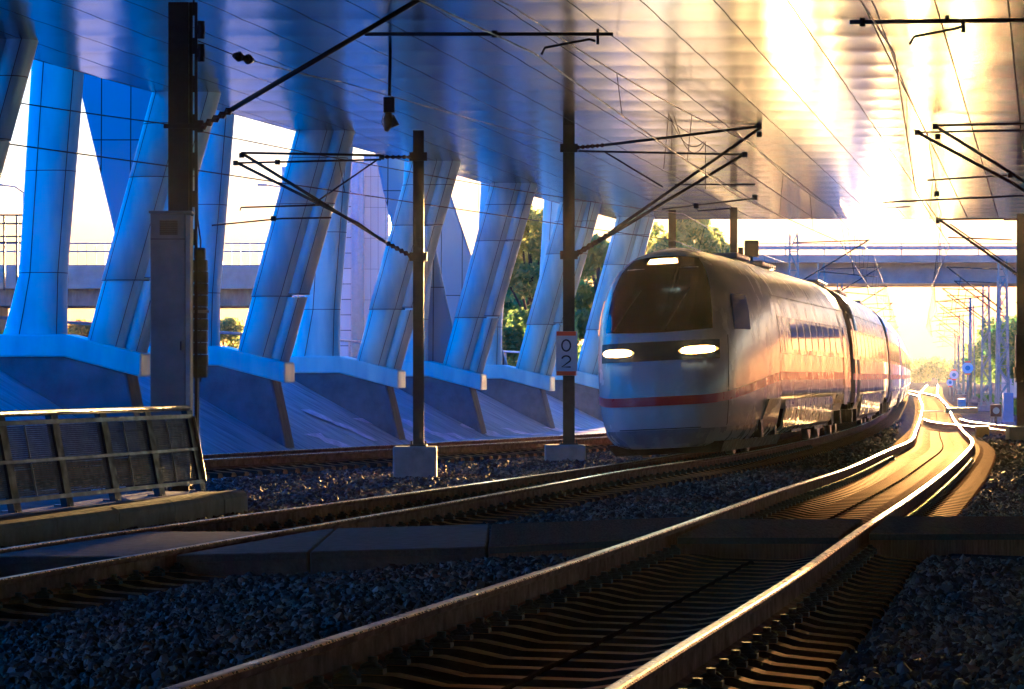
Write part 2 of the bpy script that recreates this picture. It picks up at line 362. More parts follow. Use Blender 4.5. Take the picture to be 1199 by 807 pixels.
TA = Track(kA, [-1.125, -0.118, 0.882, 2.145, 3.793, 5.743, 7.938, 10.306, 13.347, 17.861, 24.136, 32.544, 50.404],
           [-0.035, -0.033, -0.037, -0.035, -0.056, -0.022, -0.039, -0.023, -0.01, -0.009, -0.004, -0.002, -0.006],
           [0.327, 0.272, 0.219, 0.149, 0.093, 0.016, -0.037, -0.149, -0.283, -0.393, -0.321, -0.165, 0.075],
           [1.511, 1.51, 1.513, 1.516, 1.529, 1.516, 1.526, 1.51, 1.477, 1.422, 1.459, 1.494, 1.516], 5, 930)
kB = [k * K for k in (8, 12, 15, 19, 24, 29, 36, 46, 60, 80, 110, 150)]
TB = Track(kB, [-5.639, -4.209, -3.008, -1.299, 0.752, 2.981, 5.55, 8.723, 12.528, 17.505, 24.818, 34.418],
           [-0.012, 0.023, 0.015, 0.047, 0.096, 0.086, 0.065, 0.041, 0.021, 0.006, -0.005, -0.013], y0=13, y1=930)
TC = Track([k * K for k in (8, 18.6, 28.8, 39.7, 46, 60, 80, 110)], [-20.3, -13.0, -5.8, 1.9, 5.6, 9.2, 13.6, 20.6], y0=26, y1=265)
TE = Track([k * K for k in (30, 45, 55, 64, 70)], [15.9, 15.9, 16.35, 16.88, 18.0], z=[-.27, -.27, -.285, -.33, -.353], y0=66, y1=153)
TF = Track([k * K for k in (128, 136, 150, 165, 200)], [32.05, 33.7, 36.3, 38.7, 43.5], z=[-.17, -.15, -.1, -.04, .07], y0=282, y1=441)

def gz(X, Y):                                  # ballast surface
    X = np.asarray(X, float); Y = np.asarray(Y, float); Yc = np.clip(Y, 9, 441)
    xa, xb = TA.x(Yc), TB.x(Yc); t = np.clip((X - xb - 1.5) / np.maximum(xa - xb - 3, .5), 0, 1); t = t * t * (3 - 2 * t)
    z = t * TA.z(Yc) + (1 - t) * TB.z(Yc) - .21
    for T in (TA, TB):
        l = np.abs(T.lat(X, Yc)); z = z - .16 * np.clip((1.42 - l) / .25, 0, 1)
    z = np.where(t <= 0, z - .12 * np.clip((TB.x(Yc) - 1.4 - X) / 1.5, 0, 1), z)
    z = np.where(t >= 1, z - .12 * np.clip((X - TA.x(Yc) - 1.5) / 3, 0, 1), z)
    return np.where(Y > 441, -.45, z)

# ------------------------------------------------------------------ ground sheet
def axis(parts):
    return np.unique(np.concatenate([np.arange(a, b, s) for a, b, s in parts]))
gx = axis([(-3000, -60, 300), (-60, -14, 4), (-14, 40, .3), (40, 80, 3), (80, 3001, 300)])
gy = axis([(-120, 8, 8), (8, 132, .8), (132, 460, 4), (460, 900, 40), (900, 8001, 400)])
GX, GY = np.meshgrid(gx, gy); GZ = gz(GX, GY)
GZ = np.where((GX < -14) | (GY < 8), np.minimum(GZ, -.35), GZ)
nx_, ny_ = len(gx), len(gy); idx = np.arange(nx_ * ny_).reshape(ny_, nx_)
fs = np.stack([idx[:-1, :-1], idx[:-1, 1:], idx[1:, 1:], idx[1:, :-1]], -1).reshape(-1, 4)
me = bpy.data.meshes.new('ground'); me.from_pydata(np.c_[GX.ravel(), GY.ravel(), GZ.ravel()].tolist(), [], fs.tolist())
me.materials.append(M['ground']); me.polygons.foreach_set('use_smooth', [True] * len(me.polygons)); me.update()
tag(link('ground', me), kind='structure')

# ------------------------------------------------------------------ bridge: soffit and fascia
TH = math.atan(.405 / K); U = Vector((math.sin(TH), math.cos(TH), 0)); N = Vector((math.cos(TH), -math.sin(TH), 0))
ZC, YFAR = 6.53, 54.3 * K
def foot(px):                                  # pier feet stand on one line
    d = 40 * K * (1 / (1400 - px)) / .0010811; return Vector(((px - 599.5) * d / F, d, 0))
F0 = foot(475)
def edge_x(y): return F0.x + N.x * .15 + (y - F0.y - N.y * .15) * math.tan(TH)
bridge = tag(empty('motorway_bridge', (0, 0, 0)), 'broad motorway bridge overhead with a rippled polished metal soffit', 'bridge')
ys = np.arange(YFAR, -130, -SROW / 8); rows = []
for y in ys:
    ph = ((YFAR - y) / SROW) % 1
    z = ZC + .011 * (4 * ph * (1 - ph)) ** .8
    x0 = edge_x(y); xs = np.linspace(0, 1, 60) * 60 + x0
    rows.append([(x, y, z) for x in xs])
sb = MB().loft(rows, closed=False); so_ = sb.build('soffit', M['soffit'], bridge, fix=False)
# make the soffit face down
if so_.data.polygons[0].normal.z > 0: so_.data.flip_normals()
fb = MB()
ya, yb = -130.0, YFAR
xa0, xb0 = edge_x(ya), edge_x(yb)
fb.add([(xa0, ya, ZC + .001), (xb0, yb, ZC + .001), (xb0 - .7, yb, ZC + 1.1), (xa0 - .7, ya, ZC + 1.1), (xa0 - .7, ya, ZC + 2.3), (xb0 - .7, yb, ZC + 2.3)], [(0, 1, 2, 3), (3, 2, 5, 4)])
fb.add([(xb0 - .7, yb + .02, ZC + 1.1), (xb0, yb + .02, ZC), (xb0 + 60, yb + .02, ZC), (xb0 + 60, yb + .02, ZC + 2.3), (xb0 - .7, yb + .02, ZC + 2.3)], [(0, 1, 2, 3, 4)])
fb.add([(xa0 - .7, ya, ZC + 2.3), (xb0 - .7, yb, ZC + 2.3), (xb0 + 60, yb, ZC + 2.3), (xa0 + 60, ya, ZC + 2.3)], [(0, 1, 2, 3)])
fb.add([(xa0 + 60, ya, ZC), (xb0 + 60, yb, ZC), (xb0 + 60, yb, ZC + 2.3), (xa0 + 60, ya, ZC + 2.3)], [(0, 1, 2, 3)])
fb.build('fascia', M['over'], bridge)
m = MB(); m.hexa([(xa0 - 2.2, ya, ZC + 2.15), (xa0 - 1.2, ya, ZC + 2.15), (xb0 - 1.2, yb, ZC + 2.15), (xb0 - 2.2, yb, ZC + 2.15), (xa0 - 2.2, ya, ZC + 2.9), (xa0 - .72, ya, ZC + 2.9), (xb0 - .72, yb, ZC + 2.9), (xb0 - 2.2, yb, ZC + 2.9)])
m.build('edge_beam', M['over'], bridge)

# ------------------------------------------------------------------ embankment behind the third track
eb = MB(); prof = [(9, -.62), (5.2, -.36), (.9, -.27), (.2, -.2), (-2.75, 1.42), (-4.2, 1.5), (-9, 1.52), (-80, 1.6)]
rings = []
for u in np.arange(-88, 48.1, 8):
    p0 = F0 + U * float(u); dz = -.0125 / K * min(max(float(u), -33), 55)
    mxn = 9 if u < 20 else 9 - (u - 20) * .16
    rings.append([p0 + N * min(n, mxn) + Vector((0, 0, z + (dz if n < -1 else 0))) for n, z in prof])
eb.loft([[tuple(v) for v in r] for r in rings], closed=False, smooth=False)
emb = tag(eb.build('embankment', M['slope'], fix=False), kind='structure')
def on_slope(u, n):
    z = np.interp(n, [p[0] for p in prof][::-1], [p[1] for p in prof][::-1]); dz = -.0125 / K * min(max(u, -33), 55)
    k = min(1, max(0, (.2 - n) / 1.2)); return F0 + U * u + N * n + Vector((0, 0, float(z) + dz * k))
gr = MB()
for u0, n0, L_, wd, sd in ((-.2, -.9, 1.6, .5, 8), (4.4, -.5, 1.5, .45, 9), (9.0, -.4, 1.2, .4, 10), (1.3, -.9, 1.5, .34, 1), (-3.6, -.4, 1.7, .3, 2), (6.0, -.7, 1.4, .3, 3), (10.6, -.6, 1.2, .28, 4), (-2.2, -1.3, 1.2, .2, 5), (2.6, -.1, 1.2, .25, 6), (7.2, .3, 1.3, .25, 7)):
    r_ = random.Random(sd); top = []; bot = []
    for i in range(9):
        f_ = i / 8; n_ = n0 + 1.3 * f_ * 1.0; uu = (u0 + L_ * f_ * .6) * K
        top.append(on_slope(uu + K * 1.5 * wd * (.5 + r_.uniform(-.25, .35)), n_) + Vector((0, 0, .012))); bot.append(on_slope(uu - K * 1.5 * wd * (.5 + r_.uniform(-.25, .35)), n_) + Vector((0, 0, .012)))
    gr.add(top + bot, [(i, i + 1, i + 10, i + 9) for i in range(8)])
gr.build('graffiti_patch', M['graffiti'], emb)

# ------------------------------------------------------------------ piers: plinth, cap, leaning twin column, upright column
def oval(cx, cy, rx, ry, z, n=28, p=2.15):
    o = []
    for k in range(n):
        a = 2 * math.pi * k / n; c, s = math.cos(a), math.sin(a)
        o.append((cx + rx * math.copysign(abs(c) ** (2 / p), c), cy + ry * math.copysign(abs(s) ** (2 / p), s), z))
    return o
W = .8
def make_pier(px, tipz, label):
    f0 = foot(px); dz = tipz - 1.12
    root = tag(empty('bridge_pier', f0, -TH), label, 'pier', 'raking piers along the left edge of the bridge')
    # concrete body (front edge leans out a little)
    MB().prism([(-.3, 1.2 + dz), (-1.45, 1.55 + dz), (-2.95, 1.53 + dz), (-3.3, .3), (-3.3, -.9), (.35, -.9), (.06, -.3)], -W + .05, -.05).build('plinth', [M['concrete']], root, bevel=.05)
    MB().prism([(-.295, 1.2 + dz), (-.36, 1.2 + dz), (.02, -.5), (.085, -.5), (.065, -.3)], -W + .045, -.045).build('plinth_nose', M['concrete_dark'], root, bevel=.03)
    cap = MB()
    cap.prism([(.0, 1.12 + dz), (0, 1.55 + dz), (-1.45, 1.90 + dz), (-2.97, 1.90 + dz), (-2.97, 1.49 + dz), (-1.45, 1.49 + dz)], -W - .03, .03)
    cap.build('plinth_cap', M['clad'], root, bevel=.035)
    topz = ZC + .03
    # leaning main shaft
    lean = 1.37 / 4.8
    def shaft(name, n0, y0, rx, ry, steps, seam_at):
        mb = MB()
        zb = 1.62 + dz
        for i in range(len(steps)):
            za, s0, zb2, s1 = steps[i]
            rg = [oval(n0 + lean * (z - zb), y0, rx * s, ry * s, z) for z, s in ((za, s0), (za + (zb2 - za) * .5, (s0 + s1) / 2), (zb2, s1))]
            mb.loft(rg, 0)
            mb.add(rg[0], [tuple(range(len(rg[0])))[::-1]], 0)
        o = mb.build(name, M['clad'], root, fix=True)
        # ring joints and a straight seam
        sm = MB()
        for za, s0, zb2, s1 in steps:
            for f_ in (0.004, .62) if zb2 > 6 else (0.004,):
                z = za + (zb2 - za) * f_; s = s0 + (s1 - s0) * f_
                a = oval(n0 + lean * (z - zb), y0, rx * s + .004, ry * s + .004, z); b = oval(n0 + lean * (z + .014 - zb), y0, rx * s + .004, ry * s + .004, z + .014)
                sm.loft([a, b], 0)
            for k in seam_at:
                pts = []
                for f_ in np.linspace(0, 1, 5):
                    z = za + (zb2 - za) * f_; s = s0 + (s1 - s0) * f_; q = oval(n0 + lean * (z - zb), y0, rx * s + .003, ry * s + .003, z)
                    pts.append(q[k])
                sm.tube(pts, .0055, 4)
        sm.build('panel_seam', M['seam'], o)
        return o
    b = 1.55 + dz
    shaft('raking_column', -.78, -W / 2, .40, .38, [(b, .96, 3.0 + dz * .5, 1.0), (3.0 + dz * .5, 1.07, 5.0, 1.09), (5.0, 1.10, topz, 1.12)], (24, 18))
    shaft('raking_flange', -.25, -W / 2 + .12, .20, .30, [(b - .15, 1, 3.0 + dz * .5, 1.05), (3.05 + dz * .5, 1.16, 5.0, 1.18), (5.02, 1.19, topz, 1.22)], (23,))
    # upright column with a flared skirt, standing further from the track
    up = MB(); zc0 = 1.86 + dz
    un = lambda z: -1.97 + .40 * max(0, z - zc0 - 1.15) / (ZC + 2.2 - zc0 - 1.15)
    ur = lambda z, e=0: (.43 + e + .06 * max(0, z - zc0 - 1.15) / (ZC + 2.2 - zc0 - 1.15))
    rg = [oval(un(z) - .16 * k_, -.38, ur(z) + .16 * k_, ur(z) - .05, z, p=2.6) for z, k_ in ((zc0, 1), (zc0 + .5, .55), (zc0 + 1.15, 0), (zc0 + 3, 0), (ZC + 2.2, 0))]
    up.loft(rg, 0); uo = up.build('upright_column', M['clad'], root)
    sm = MB()
    for k in (20, 25): sm.tube([Vector(r_[k]) + Vector((0, -.003, 0)) for r_ in rg], .009, 4)
    for z, k_ in ((zc0 + 1.15, 0), (zc0 + 3, .0)):
        sm.loft([oval(un(z_), -.38, ur(z_, .004), ur(z_, .004) - .05, z_, p=2.6) for z_ in (z, z + .014)])
    sm.build('panel_seam', M['seam'], uo)
    return root
piers = [(-45, 1.5, 'raking bridge pier cut off by the left edge of the photo, nearest the camera'),
         (180, 1.40, 'raking bridge pier directly behind the tall grey equipment cabinet'),
         (345, 1.27, 'raking bridge pier with the first bare mast arm in front, right of the iron weights'),
         (475, 1.12, 'raking bridge pier rising right behind the first slim black mast'),
         (570, 1.04, 'raking bridge pier between the two slim black masts'),
         (650, .97, 'raking bridge pier right behind the mast with the number sign'),
         (716, .92, 'farthest raking bridge pier, half hidden behind the train front')]
for p in piers: make_pier(*p)

# leaning slab legs beyond the piers
slab_l = ['grey panelled slab leg leaning left behind the pier at the left picture edge', 'grey panelled slab leg leaning left beside the tall equipment cabinet',
          'grey panelled slab leg leaning left behind the second pier from the cabinet', 'grey panelled slab leg leaning left just behind the first slim black mast',
          'grey panelled slab leg leaning left, farthest along the row']
for u_, (b0, b1, t0, t1), ty, lab in ((180, (178, 236, 88, 178), 75, slab_l[1]), (475, (500, 545, 436, 482), 165, slab_l[3]), (570, (556, 602, 440, 512), 180, slab_l[4])):
    d = foot(u_).y + 11; z0 = 1.2; c0 = at((b0 + b1) / 2, 440, d); c0.z = z0
    o = empty('slab_leg', c0); tag(o, lab, 'bridge leg', 'panelled slab legs leaning away behind the piers')
    m = MB(); f_ = lambda px, y: at(px, y, d).x - c0.x
    zt = at(0, ty, d).z - z0; e = 1.35                               # carried on above the soffit edge
    w = lambda a, b: f_(a, 400) + (f_(b, 400) - f_(a, 400)) * e
    m.hexa([(f_(b0, 400), -.25, 0), (f_(b1, 400), -.25, 0), (f_(b1, 400), .25, 0), (f_(b0, 400), .25, 0), (w(b0, t0), -.3, zt * e), (w(b1, t1), -.3, zt * e), (w(b1, t1), .3, zt * e), (w(b0, t0), .3, zt * e)])
    m.build('slab', M['slabclad'], o, bevel=.06)
    MB().box((f_(b0, 400) - .2, -.45, -.4), (f_(b1, 400) + .2, .45, .25)).build('footing', M['concrete'], o, bevel=.04)

# ------------------------------------------------------------------ tracks
def rail_mesh(T, side, y0, y1):
    q = np.arange(T.q_at(y0), T.q_at(y1), .3); rings = []
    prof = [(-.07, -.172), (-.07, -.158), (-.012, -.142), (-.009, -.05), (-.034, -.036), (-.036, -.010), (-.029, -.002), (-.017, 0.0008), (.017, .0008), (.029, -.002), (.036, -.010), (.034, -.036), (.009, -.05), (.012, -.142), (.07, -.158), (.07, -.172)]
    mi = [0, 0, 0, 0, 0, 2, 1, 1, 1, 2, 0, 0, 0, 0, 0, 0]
    vs = []; fs = []; ms = []; n = len(prof)
    for k, s in enumerate(q):
        y = float(T.y_at(s)); Mx = T.frame(y); g = float(T.g(y)) / 2 * side
        vs += [tuple(Mx @ Vector((g + a, 0, b))) for a, b in prof]
        if k:
            for j in range(n):
                j2 = (j + 1) % n; fs.append(((k - 1) * n + j, (k - 1) * n + j2, k * n + j2, k * n + j)); ms.append(mi[j])
    mb = MB(); mb.v = vs; mb.f = fs; mb.m = ms; mb.sm = [False] * len(fs)
    return mb
# sleeper: long prism with raised ends, a dip in the middle and chamfered flanks
def sleeper_mb(L=2.6):
    st = [(-L / 2, 0, .15), (-1.08, 0, .15), (-.98, .0, .15), (-.5, .0, .15), (-.3, -.035, .12), (.3, -.035, .12), (.5, .0, .15), (.98, .0, .15), (1.08, 0, .15), (L / 2, 0, .15)]
    st = [(-L / 2, -.045, .135), (-L / 2 + .03, -.03, .15), (-1.02, -.012, .15), (-.93, .012, .15), (-.52, .012, .15), (-.3, -.028, .125), (.3, -.028, .125), (.52, .012, .15), (.93, .012, .15), (1.02, -.012, .15), (L / 2 - .03, -.03, .15), (L / 2, -.045, .135)]
    rings = []
    for x, z, w_ in st:
        rings.append([(x, -w_, -.2), (x, -w_ * .8, z - .03), (x, -w_ * .62, z), (x, w_ * .62, z), (x, w_ * .8, z - .03), (x, w_, -.2)])
    mb = MB(); mb.loft(rings, 0, True, False, True)
    for i, f in enumerate(mb.f):                                     # shade between sleepers put into the flank colour, below the worn top
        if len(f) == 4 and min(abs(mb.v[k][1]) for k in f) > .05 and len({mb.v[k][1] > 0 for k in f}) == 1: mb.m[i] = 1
    return mb
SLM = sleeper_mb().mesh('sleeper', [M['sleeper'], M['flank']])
cm = MB()
cm.box((-.055, -.05, -.012), (.055, .05, .022)); cm.tube([(0, 0, .02), (0, 0, .075)], .024, 6); cm.tube([(0, 0, .02), (0, 0, .034)], .045, 8)
cm.tube([(-.05, -.045, .03), (-.02, -.06, .05), (.03, -.05, .04), (.05, 0, .03), (.03, .05, .04), (-.02, .06, .05), (-.05, .045, .03)], .009, 5)
CLM = cm.mesh('rail_clip', M['clip'])
def crossing_here(y): return 13.45 < y < 15.75
def make_track(T, label, y0, y1, nmax, clip_to, far_rest):
    root = tag(empty('railway_track', (float(T.x(y0)), y0, -.3)), label, 'railway track')
    inv = Matrix.Translation(root.location).inverted()
    def put(o, Mx): o.parent = root; o.matrix_local = inv @ Mx
    for sd in (-1, 1):
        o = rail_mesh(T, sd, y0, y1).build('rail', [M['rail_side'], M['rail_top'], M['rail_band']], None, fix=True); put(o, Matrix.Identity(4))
    q = float(T.q_at(y0)) + .1; cnt = 0; rest = MB()
    while q < T.q_at(y1) - .2:
        y = float(T.y_at(q)); Mx = T.frame(y) @ Matrix.Translation((0, 0, -.188))
        Mx = Mx @ Matrix.Rotation(random.uniform(-.006, .006), 4, 'Z')
        if cnt < nmax:
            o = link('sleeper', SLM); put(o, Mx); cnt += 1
            if y < clip_to:
                g = float(T.g(y)) / 2
                for sg in (-1, 1):
                    for of in (-.125, .125):
                        c = link('rail_clip', CLM, o); c.location = (sg * g + of, 0, .014); c.rotation_euler = (0, 0, 0 if of < 0 else math.pi)
        elif far_rest:
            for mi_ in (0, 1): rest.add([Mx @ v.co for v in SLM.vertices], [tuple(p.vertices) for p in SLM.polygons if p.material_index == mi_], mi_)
        q += .6
    if rest.v:
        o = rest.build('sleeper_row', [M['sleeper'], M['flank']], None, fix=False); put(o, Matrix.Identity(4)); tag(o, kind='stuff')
    return root
make_track(TA, 'railway track with sunlit rails sweeping from the bottom foreground into the glow', 12, 520, 100, 78, True)
make_track(TB, 'railway track under the oncoming train, rusty rails crossing the picture from the left edge', 21, 520, 100, 90, True)
make_track(TC, 'shaded railway track running along the foot of the sloped concrete embankment', 36, 172, 100, 0, True)
make_track(TE, 'siding track at the far right joining the sunlit track by the yellow box', 101, 152, 100, 0, True)
make_track(TF, 'distant track branching off to the left of the sunlit track near the train tail', 286, 430, 100, 0, True)

# crib dirt sheets under the tracks are part of the ground; cable in the middle of the sunlit track
cb = MB(); pts = []; q = float(TA.q_at(13.0)); i = 0
while q < TA.q_at(210):
    y = float(TA.y_at(q)); off = .006 * math.sin(i * 1.7)
    if not (29.3 < y < 35): pts.append(TA.frame(y) @ Vector((.02 + off, 0, -.2 + .004 * (i % 2))))
    else: pts.append(TA.frame(y) @ Vector((.02, 0, -.24)))
    q += .3; i += 1
cb.tube(pts, .012, 6); tag(cb.build('track_cable', M['cable'], fix=False), 'brown cable clipped along the middle of the sunlit track', 'cable')

# ------------------------------------------------------------------ service crossing panels
def panel(label, corners, zt, th=.26, mt='plate', seam=None):
    root = tag(empty('crossing_panel', (sum(c[0] for c in corners) / 4, sum(c[1] for c in corners) / 4, 0)), label, 'crossing panel', 'panels of the service crossing')
    l = root.location; zs = zt if isinstance(zt, (list, tuple)) else [zt] * 4
    m = MB(); m.hexa([(c[0] - l.x, c[1] - l.y, z - th) for c, z in zip(corners, zs)] + [(c[0] - l.x, c[1] - l.y, z) for c, z in zip(corners, zs)])
    m.build('panel_body', M[mt], root, bevel=.015)
    st = MB(); a, b = corners[0], corners[1]
    st.bar((a[0] - l.x + .01, a[1] - l.y - .004, zs[0] - .035), (b[0] - l.x - .01, b[1] - l.y - .004, zs[1] - .035), .012, .05)
    st.build('edge_strip', M['clip'], root)
yf, ym, yb_ = 13.55 * K, 14.55 * K, 15.6 * K
def rx(T, side, y, gap): # x of a rail at depth y plus a gap
    tx, ty = T.dirv(y); return float(T.x(y) + (side * T.g(y) / 2 + gap) / ty)
zA = float(TA.z(14.5 * K))
def strip(T1, s1, g1, T2, s2, g2, y0, y1):
    l0 = rx(T1, s1, y0, g1) if T1 else None
    return [(rx(T1, s1, y0, g1), y0), (rx(T2, s2, y0, g2), y0), (rx(T2, s2, y1, g2), y1), (rx(T1, s1, y1, g1), y1)]
panel('dark timber crossing panel inside the sunlit track, front half', strip(TA, -1, .1, TA, 1, -.1, yf, ym - .01), zA - .02)
panel('dark timber crossing panel inside the sunlit track, back half', strip(TA, -1, .1, TA, 1, -.1, ym + .01, yb_ - .9), zA - .02)
c = [(rx(TA, 1, yf + .9, .09), yf + .9), (9.5, yf + 1.2), (9.5, yb_ + .3), (rx(TA, 1, yb_, .09), yb_)]
panel('brown timber crossing panel right of the sunlit track at the picture edge', c, zA - .03)
ml = rx(TB, 1, yf, .1); mr = rx(TA, -1, yf, -.1); mid = ml + (mr - ml) * .28
c = [(ml, yf), (mid - .01, yf), (mid - .01, yb_), (rx(TB, 1, yb_, .1), yb_)]
panel('grey crossing panel between the tracks, touching the train track rail', c, [-.03, 0, 0, -.03], mt='plate_end')
m2 = mid + (mr - mid) * .52
c = [(mid + .01, yf), (m2 - .01, yf), (m2 - .01, yb_), (mid + .01, yb_)]
panel('grey crossing panel in the middle between the two tracks', c, [0, .04, .04, 0], mt='plate_end')
c = [(m2 + .01, yf), (mr, yf), (rx(TA, -1, yb_, -.1), yb_), (m2 + .01, yb_)]
panel('brown crossing panel between the tracks, touching the sunlit track rail', c, [.04, zA - .03, zA - .03, .04])
panel('dark crossing panel inside the train track at the left edge', strip(TB, -1, .1, TB, 1, -.1, yf - .2, yb_), -.03, mt='plate_end')

# ------------------------------------------------------------------ platform end, kerb and barrier
def pl(px, py, z): d = (CAMH - z) * F / (py - HOR); return Vector(((px - 599.5) * d / F, d, z))
ka, kb = pl(0, 632, -.2), pl(290, 590, -.2)
kd = (kb - ka).normalized(); kn_ = Vector((-kd.y, kd.x, 0))         # away from the track
ks = ka - kd * 14
pm = MB(); L_ = (kb - ks).length
def KP(s, n, z): v = ks + kd * s + kn_ * n; return Vector((v.x, v.y, z))
pm.hexa([KP(0, .3, -.5), KP(L_ - .05, .3, -.5), KP(L_ - .05, 7, -.5), KP(0, 7, -.5), KP(0, .3, -.045), KP(L_ - .05, .3, -.045), KP(L_ - .05, 7, -.045), KP(0, 7, -.045)])
tag(pm.build('platform', M['paving'], bevel=.02), kind='structure')
s_ = L_; i = 0; kgroup = 'kerb stones along the platform edge'
kl = (L_ - .02)
kst = MB(); step = 1.2
kroot = tag(empty('platform_kerb', KP(L_, 0, -.2)), 'pale row of rounded kerb stones edging the platform', 'kerb')
kinv = Matrix.Translation(kroot.location).inverted()
while s_ > 2:
    a, b = s_ - step + .012, s_; off = random.uniform(-.006, .006)
    pr = [(0, -.55), (0, -.10), (.03, -.055), (.09, -.03), (.3, -.035), (.3, -.55)]
    m = MB(); n = len(pr)
    vs = [KP(a, n_ + off, z) for n_, z in pr] + [KP(b, n_ + off, z) for n_, z in pr]
    m.add([kinv @ v for v in vs], [tuple(range(n)), tuple(range(n, 2 * n))[::-1]] + [(k, k + n, (k + 1) % n + n, (k + 1) % n) for k in range(n)])
    m.build('kerb_stone', M['kerb'], kroot, bevel=.008); s_ -= step

fa, fb_ = pl(20, 600, -.045), pl(238, 575, -.045)
fd = (fb_ - fa).normalized(); fn = Vector((-fd.y, fd.x, 0)); HF = 1.06; LEAN = .2
fence = tag(empty('platform_barrier', fb_), 'low grey raking barrier with perforated panels on the platform end', 'barrier')
def FP(s, h, o=0): return fd * s + fn * (LEAN * h / HF + o) + Vector((0, 0, h))
S0 = -18.0
MB().tube([FP(S0, HF), FP(-.02, HF)], .034, 10).build('handrail', M['fence'], fence)
for nm, h0, h1 in (('top_strip', .93, .985), ('middle_rail', .52, .56), ('bottom_strip', .10, .15)):
    m = MB(); m.hexa([FP(S0, h0, -.03), FP(.04, h0, -.03), FP(.04, h0, -.0), FP(S0, h0, 0), FP(S0, h1, -.03), FP(.04, h1, -.03), FP(.04, h1, 0), FP(S0, h1, 0)])
    m.build(nm, M['fence'], fence, bevel=.004)
s_ = -.06; k = 0
while s_ > S0:
    m = MB(); m.hexa([FP(s_ - .12, 0, -.024), FP(s_ + .12, 0, -.024), FP(s_ + .12, 0, .05), FP(s_ - .12, 0, .05), FP(s_ - .12, HF - .03, -.024), FP(s_ + .12, HF - .03, -.024), FP(s_ + .12, HF - .03, .05), FP(s_ - .12, HF - .03, .05)])
    po = m.build('post', M['fence_dark'], fence)
    b_ = MB(); q0 = FP(s_, 0, .07); b_.box((q0.x - .09, q0.y - .09, 0), (q0.x + .09, q0.y + .09, .02)); b_.build('base_plate', M['fence'], po)
    if s_ - 1.86 > S0:
        m = MB(); e0, e1 = s_ - 1.73, s_ - .13
        for r_ in range(34):                                     # louvred infill: thin horizontal blades
            h = .16 + r_ * .0225
            m.hexa([FP(e0, h, .004), FP(e1, h, .004), FP(e1, h, .02), FP(e0, h, .02), FP(e0, h + .018, .004), FP(e1, h + .018, .004), FP(e1, h + .018, .020), FP(e0, h + .018, .020)])
        m.build('infill_panel', M['panel_mesh'], fence, fix=False)
    if k % 3 != 2:
        m = MB(); m.bar(FP(s_ - 1.1, .15, -.012), FP(s_ - 1.1, .93, -.012), .018, .02); m.build('stay_bar', M['galv'], fence)
    s_ -= 1.86; k += 1
m = MB()
m.bar(FP(.05, .12, .0), FP(.05, .95, .0), .11, .03, up=(0, 1, 0)); m.build('end_plate', M['fence'], fence)
m = MB()
for h in (.15, .5, .85): m.bar(FP(.02, h, .04), FP(.02, h, 1.0) + Vector((0, 0, -.1)), .03, .03)
m.bar(FP(.05, .9, .06), FP(.25, .0, .5), .03, .03); m.bar(FP(.02, .75, .5), FP(.02, 0, .5), .03, .03)
m.build('end_brace', M['fence_dark'], fence)

# ------------------------------------------------------------------ catenary equipment
def insulator(mb, a, b, r=.05, n=6):
    a = Vector(a); b = Vector(b); k = 2 * n + 1; pts = []; rs = []
    for i in range(k): pts.append(a.lerp(b, i / (k - 1))); rs.append(r if i % 2 else r * .45)
    mb.tube(pts, rs, 10); return mb
def tubes(segs, r):
    m = MB()
    for a, b in segs: m.tube([a, b], r, 8)
    return m
def hbeam(x, y, z0, z1, wd, dp, t=.016):       # H-section standing at (x, y)
    m = MB(); m.box((x - wd / 2, y - dp / 2, z0), (x + wd / 2, y - dp / 2 + t, z1)); m.box((x - wd / 2, y + dp / 2 - t, z0), (x + wd / 2, y + dp / 2, z1)); m.box((x - t / 2, y - dp / 2 + t, z0), (x + t / 2, y + dp / 2 - t, z1)); return m

def child_shift(root, objs):
    for o in objs:
        o.parent = root; o.matrix_local = Matrix.Translation(root.location).inverted()

# big mast with cabinet in front and tensioning weights
D1 = 22.6 * K
mx0, mx1 = at(197, 0, D1).x, at(231, 0, D1).x
mroot = tag(empty('catenary_mast', (mx0 + .18, D1, -.2)), 'thick dark catenary mast rising above the tall grey equipment cabinet', 'mast', 'catenary masts')
wA = at(197, 0, D1).x; wB = at(221, 0, D1).x; wC = at(231, 0, D1).x
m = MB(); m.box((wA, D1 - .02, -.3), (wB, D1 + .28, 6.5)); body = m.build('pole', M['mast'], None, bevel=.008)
m = MB(); m.box((wB + .004, D1 + .02, -.3), (wB + .05, D1 + .07, 6.5)); m.box((wC - .04, D1 + .02, -.3), (wC, D1 + .07, 6.5))
z = 3.2
while z < 6.4: m.box((wB + .05, D1 + .03, z), (wC - .04, D1 + .06, z + .22)); z += .52
lat_ = m.build('batten_channel', M['mast'], None)
br = MB(); zb = at(0, 148, D1).z
br.box((wA - .06, D1 - .05, zb - .03), (wC + .06, D1 - .02, zb + .03)); br.box((wC, D1 - .05, zb - .08), (wC + .08, D1 + .1, zb + .08))
for zz in (at(0, 35, D1).z, at(0, 62, D1).z): br.box((wC, D1 - .04, zz - .06), (wC + .1, D1 + .08, zz + .06)); br.tube([(wC + .05, D1, zz - .12), (wC + .05, D1, zz + .12)], .05, 8)
brk = br.build('bracket', M['mast'], None, bevel=.005)
t0 = at(234, 150, D1); t1 = at(500, -6, D1 - .4)
ti = t0.lerp(t1, .14); m = MB(); insulator(m, t0, ti, .06, 5); ins = m.build('insulator', M['insul'], None)
m = MB(); m.tube([ti, t1], .036, 10); h0, h1 = at(427, 40, D1 - .25), at(718, 40, D1 - .25)
arm = m.build('cantilever_tube', M['tube'], None)
